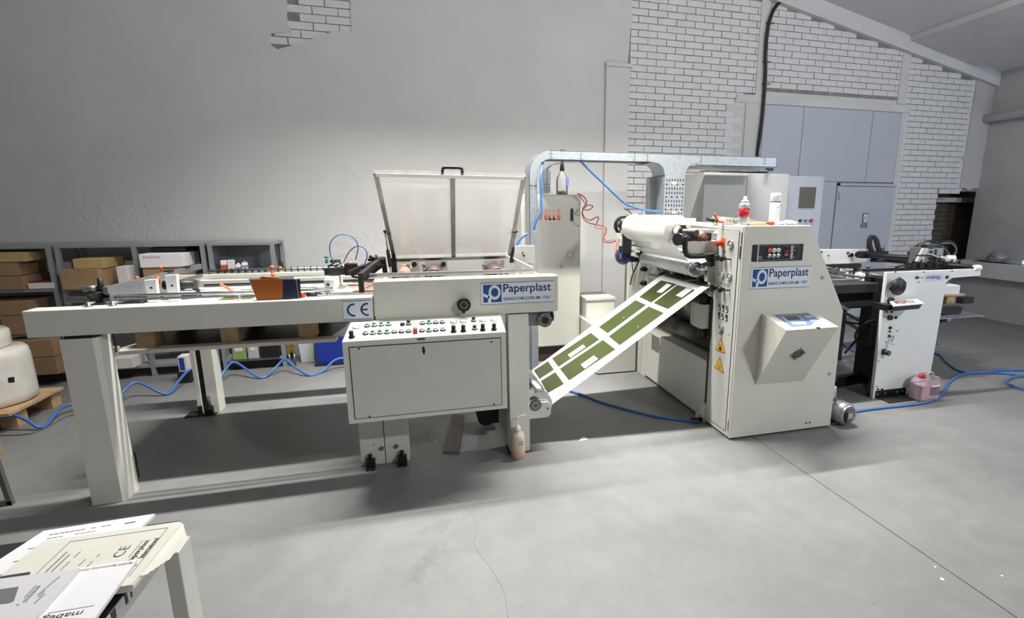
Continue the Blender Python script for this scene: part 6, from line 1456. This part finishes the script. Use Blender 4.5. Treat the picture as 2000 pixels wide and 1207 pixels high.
for i in range(7): MB().box(-1.64+i*.142, 3.32, .824, -1.64+i*.142+.125, 3.90, .842, .001).build('board', WOOD_SHADE, pa)
solo('sheet_pile', MB().box(-1.52, 3.16, .946, -.62, 3.80, .985, .001), PAPER, 'pile of printed sheets lying in the stacker bed', 'paper stack', (-1.1, 3.5, .945))
gp = bpy.data.objects['sheet_pile']
for x0, x1 in ((-1.16, -.98), (-.95, -.70)): MB().box(x0, 3.17, .985, x1, 3.78, .9865).build('olive_print', OLIVE, gp)
def board(name, label, pts, y, m, th=.003, extra=None):
    P_ = [at(px, py_, Y=y) for px, py_ in pts]
    c_ = sum(P_, Vector())/len(P_)
    for q in P_: q.z = max(q.z, 1.0295)
    return solo(name, MB().prism([(q.x, q.z) for q in P_], 'Y', y, y+th), m, label, 'brochure', (c_.x, y, 1.03))
board('brochure', 'front ochre brown brochure standing on the stacker beam', [(487, 546), (552, 545), (552, 586), (502, 588)], 2.925, BROWNP)
board('brochure', 'second ochre brown brochure peeking above the front one', [(510, 540), (543, 543.5), (551, 546), (550, 585), (506, 587)], 2.932, BROWNP)
board('brochure', 'front dark navy brochure on the stacker beam', [(552, 545.5), (577, 545.5), (583, 583.5), (552, 585)], 2.926, NAVY)
board('brochure', 'navy brochure behind with pale striped edge', [(575, 546), (586, 545), (588, 583), (580, 584)], 2.933, NAVY)
board('brochure', 'thin grey card edge between the two navy brochures', [(576.5, 546), (579, 546), (584.5, 583.5), (582, 583.5)], 2.9295, mat('card_grey', C(140, 132, 116), .6), .002)
board('leaflet', 'white leaflet behind the ochre brochures', [(484, 543), (574, 538), (575, 556), (500, 584)], 2.945, PAPER)
# squeeze bottle at the front right leg
c_ = at(1013, 897, Z=0)
sq = thing('squeeze_bottle', 'milky squeeze bottle with a bent spout on the floor at the stacker leg', 'bottle', (c_.x, c_.y+.03, 0))
cc = (c_.x+.004, c_.y+.035, 0)
MB().lathe([(0, 0), (.036, .001), (.041, .008), (.041, .045), (.039, .05), (.041, .058), (.041, .135), (.034, .158), (.014, .172), (.014, .178), (0, .178)], cc, n=28).build('bottle_body', MILKY, sq)
MB().lathe([(0, .176), (.018, .176), (.018, .196), (.008, .204), (.004, .208), (0, .208)], cc, n=16).build('screw_cap', WHITE, sq)
MB().tube([(cc[0], cc[1], .20), (cc[0]-.002, cc[1], .25), (cc[0]+.004, cc[1], .262), (cc[0]+.05, cc[1], .270)], .003, 6).build('spout', WHITE, sq)
MB().lathe([(.0415, .0), (.0422, .001), (.0422, .052), (.0415, .053)], cc, n=28).build('brown_sediment', mat('sediment', C(196, 164, 146), .4), sq)
text('12', (cc[0]+.002, cc[1]-.0425, .095), (1, .12, 0), (0, 0, 1), .022, .026, INK, sq)
# scraps and plates on the floor under the console
a = [at(x, y, Z=.004) for x, y in ((866, 884), (896, 885), (907, 812), (884, 812))]
solo('metal_plate', MB().hexa([Vector((q.x, q.y, .0)) for q in a], [Vector((q.x, q.y, .012)) for q in a]), mat('rusty_plate', C(96, 88, 84), .6), 'narrow rusty metal plate on the floor under the console', 'plate', a[0])
a = [at(x, y, Z=.002) for x, y in ((898, 884), (930, 879), (935, 850), (903, 850))]
solo('clear_sheet', MB().hexa([Vector((q.x, q.y, .0005)) for q in a], [Vector((q.x, q.y, .003)) for q in a]), mat('dull_film', C(128, 128, 128), .4), 'crumpled pale film sheet on the floor beside the rusty plate', 'film', a[0])
SCR = mat('paper_scrap', C(214, 214, 212), .8)
def scrap(px, py_, s_, label, name='paper_scrap'):
    c2 = at(px, py_, Z=0); mb = MB(); n_ = random.choice((3, 4, 5)); q0 = random.uniform(0, 6)
    pts_ = [(c2.x+s_*math.cos(q0+2*PI*i/n_)*random.uniform(.6, 1.2), c2.y+s_*math.sin(q0+2*PI*i/n_)*random.uniform(.6, 1.2)) for i in range(n_)]
    mb.prism(pts_, 'Z', .0003, .0014)
    solo(name, mb, SCR, label, 'paper', (c2.x, c2.y, 0), 'torn paper scraps on the floor')
c2 = at(1138, 858, Z=0)
solo('paper_scrap', MB().prism([(c2.x-.03, c2.y-.02), (c2.x+.035, c2.y-.01), (c2.x+.02, c2.y+.035), (c2.x-.01, c2.y+.012)], 'Z', .0003, .002), SCR, 'torn white paper scrap on the open floor before the web', 'paper', (c2.x, c2.y, 0))
for px, py_, s_, lb_ in ((842, 843, .008, 'leftmost upper paper scrap behind the column under the console'), (836, 850, .010, 'slanted paper scrap just right of the column under the console'), (828, 868, .007, 'small paper scrap nearest the right foot clamp'),
                    (852, 861, .012, 'largest torn scrap on the floor beside the rusty plate'), (864, 840, .006, 'tiny paper scrap deep under the console beside the plate top'), (883, 800, .006, 'tiny scrap in the dark under the console behind the plate'),
                    (1840, 1131, .010, 'lower left of the white scraps beside the floor joint'), (1826, 1107, .007, 'small white scrap above the joint at the lower right'), (1957, 1125, .008, 'small white scrap at the lower right frame edge')):
    scrap(px, py_, s_, lb_)
c2 = at(1020, 858, Z=0)

# ================================================================= FOREGROUND TABLE WITH MANUALS
tb = thing('work_table', 'black topped table with pale legs at the lower left corner', 'table', (-1.1, .9, 0))
MB().box(-1.65, .35, .762, -.567, 1.222, .798, .002).build('table_top', mat('table_edge_pale', C(176, 176, 172), .6, var=.1, scale=14), tb)
MB().box(-1.648, .352, .798, -.569, 1.220, .800).build('table_surface', mat('table_black', C(28, 27, 29), .5), tb)
ch = MB(); random.seed(5)
for i in range(16):
    y = random.uniform(.75, 1.16); ch.box(-.5675, y, random.uniform(.778, .79), -.5660, y+random.uniform(.004, .02), .7985)
ch.build('chipped_edge', mat('table_black', C(28, 27, 29), .5), tb, kind='stuff')
TL = mat('table_leg_paint', C(196, 196, 188), .5)
for x in (-.582, -1.64):
    for y in (1.155, .36): MB().box(x, y, 0, x+.030, y+.060, .762, .002).build('leg', TL, tb)
def sheet_poly(pts, z0, z1):
    return MB().prism(pts, 'Z', z0, z1)
def doc(name, label, pts, z0, z1, m, cat='document'):
    c2 = (sum(p_[0] for p_ in pts)/len(pts), sum(p_[1] for p_ in pts)/len(pts), z0)
    t_ = thing(name, label, cat, c2)
    n_ = max(1, int((z1-z0)/.0035))
    for k_ in range(n_):
        o_ = random.uniform(-.0015, .0015) if k_ < n_-1 else 0
        zz0, zz1 = z0+(z1-z0)*k_/n_, z0+(z1-z0)*(k_+1)/n_-.0003
        sheet_poly([(x+o_, y+o_*.6) for x, y in pts], zz0, zz1).build('cover' if k_ == n_-1 else 'pages', m if k_ == n_-1 else PAPERC, t_)
    return t_
def line(t_, a, b, z, w_, m):
    MB().bar((a[0], a[1], z), (b[0], b[1], z), w_, .0004).build('printed_line', m, t_)
def lines(t_, specs, z, m):       # many text rows as one flat print
    mb = MB()
    for (x0, y0), (x1, y1), w_ in specs:
        n_ = max(2, int(math.hypot(x1-x0, y1-y0)/.009)); 
        for k_ in range(n_):
            if random.random() < .14: continue
            f0_, f1_ = k_/n_, (k_+.82)/n_
            mb.bar((x0+(x1-x0)*f0_, y0+(y1-y0)*f0_, z), (x0+(x1-x0)*f1_, y0+(y1-y0)*f1_, z), w_, .0004)
    mb.build('printed_text', m, t_, kind='stuff')
d1 = doc('drawing_sheet', 'large white sheet with a faint drawing at the back of the black table', [(-.895, .96), (-.650, .955), (-.629, 1.247), (-.832, 1.236)], .8005, .811, PAPER)
lines(d1, [((-.81, 1.215), (-.70, 1.222), .003), ((-.815, 1.20), (-.72, 1.205), .002), ((-.82, 1.17), (-.76, 1.172), .002), ((-.83, 1.13), (-.79, 1.132), .002), ((-.85, 1.09), (-.78, 1.092), .002), ((-.86, 1.075), (-.80, 1.078), .002)], .8112, INKG)
line(d1, (-.675, 1.22), (-.655, 1.222), .8112, .003, INKB)
d2 = doc('manual', 'thick cream manual framed by a printed line at the table corner', [(-.80, .98), (-.546, .975), (-.541, 1.160), (-.548, 1.172), (-.79, 1.168)], .8115, .826, PAPERC)
z = .8262
fr_ = [(-.735, 1.0), (-.735, 1.150), (-.562, 1.153), (-.562, 1.0)]
for a, b in zip(fr_[:-1], fr_[1:]): line(d2, a, b, z, .0014, INKG)
text('Paperplast', (-.577, 1.045, .826), (.03, 1, 0), (-1, .03, 0), .070, .013, INKB, d2, weight=.01, lift=.0003)
text('International.', (-.563, 1.055, .826), (.03, 1, 0), (-1, .03, 0), .065, .011, INKB, d2, weight=.01, lift=.0003)
text('CE', (-.607, 1.070, .826), (.03, 1, 0), (-1, .03, 0), .034, .018, INKB, d2, weight=-.01, lift=.0003)
mb = MB().bar((-.565, 1.032, z), (-.578, 1.038, z), .003, .0004).bar((-.578, 1.036, z), (-.586, 1.028, z), .003, .0004); mb.build('logo_mark', INKB, d2)
lines(d2, [((-.592, 1.045), (-.592, 1.118), .0016), ((-.655, 1.05), (-.652, 1.10), .002), ((-.672, 1.06), (-.670, 1.09), .002), ((-.698, 1.04), (-.695, 1.11), .002), ((-.712, 1.03), (-.710, 1.105), .003), ((-.722, 1.03), (-.720, 1.115), .003)], z, INKG)
# fanned page edges at the right of the manual
for k_ in range(5):
    o_ = .003+.0035*k_
    MB().sheet([[(-.60, 1.03, .824-.0024*k_), (-.60, 1.168-.002*k_, .824-.0024*k_)], [(-.543+o_*.4, 1.00+.01*k_, .8235-.0024*k_), (-.541+o_*.5, 1.166-.004*k_, .8235-.0024*k_)], [(-.540+o_, 1.01+.012*k_, .819-.0020*k_), (-.538+o_, 1.158-.006*k_, .820-.0020*k_)]], .0006).build('fanned_page', PAPERC, d2)
d3 = doc('manual', 'white manual with upside-down lettering on top of the cream manual', [(-.76, .72), (-.548, .72), (-.567, 1.040), (-.672, 1.040), (-.745, 1.036)], .8265, .834, PAPER)
text('MABEG Maschinenbau GmbH &', (-.570, 1.0335, .834), (-1, 0, 0), (0, -1, 0), .095, .006, INKG, d3, lift=.0003, weight=.01)
text('mabeg', (-.585, .918, .834), (-1, 0, 0), (0, -1, 0), .058, .016, INKB, d3, lift=.0003)
MB().bar((-.575, .922, .8342), (-.640, .922, .8342), .0008, .0004).build('printed_line', INKG, d3)
d4 = doc('manual', 'pale grey manual with a dark screen picture, topmost at the left', [(-.90, .70), (-.640, .70), (-.651, 1.027), (-.772, 1.031), (-.90, 1.026)], .8345, .842, mat('cover_pale', C(208, 207, 209), .5))
pq = [at(x, y, Z=.842) for x, y in ((-40, 1157), (37, 1146), (27, 1174), (16, 1178), (-40, 1183))]
MB().prism([(q.x, q.y) for q in pq], 'Z', .8421, .8425).build('screen_picture', mat('picture_grey', C(112, 112, 118), .4), d4)
def L4(a, b): p_, q = at(*a, Z=.842), at(*b, Z=.842); return ((p_.x, p_.y), (q.x, q.y), .0018)
lines(d4, [L4((40, 1176), (72, 1142)), L4((45, 1176), (77, 1143)), L4((50, 1176), (80, 1143)), L4((74, 1162), (118, 1125)), L4((76, 1166), (88, 1153)), L4((33, 1181), (44, 1180)), L4((68, 1178), (90, 1158))], .8424, INKG)
d5 = doc('folder', 'thin black folder edge showing between the manuals at the left frame edge', [(-.92, .75), (-.70, .75), (-.742, 1.052), (-.92, 1.048)], .8262, .8338, mat('folder_black', C(60, 58, 62), .5))
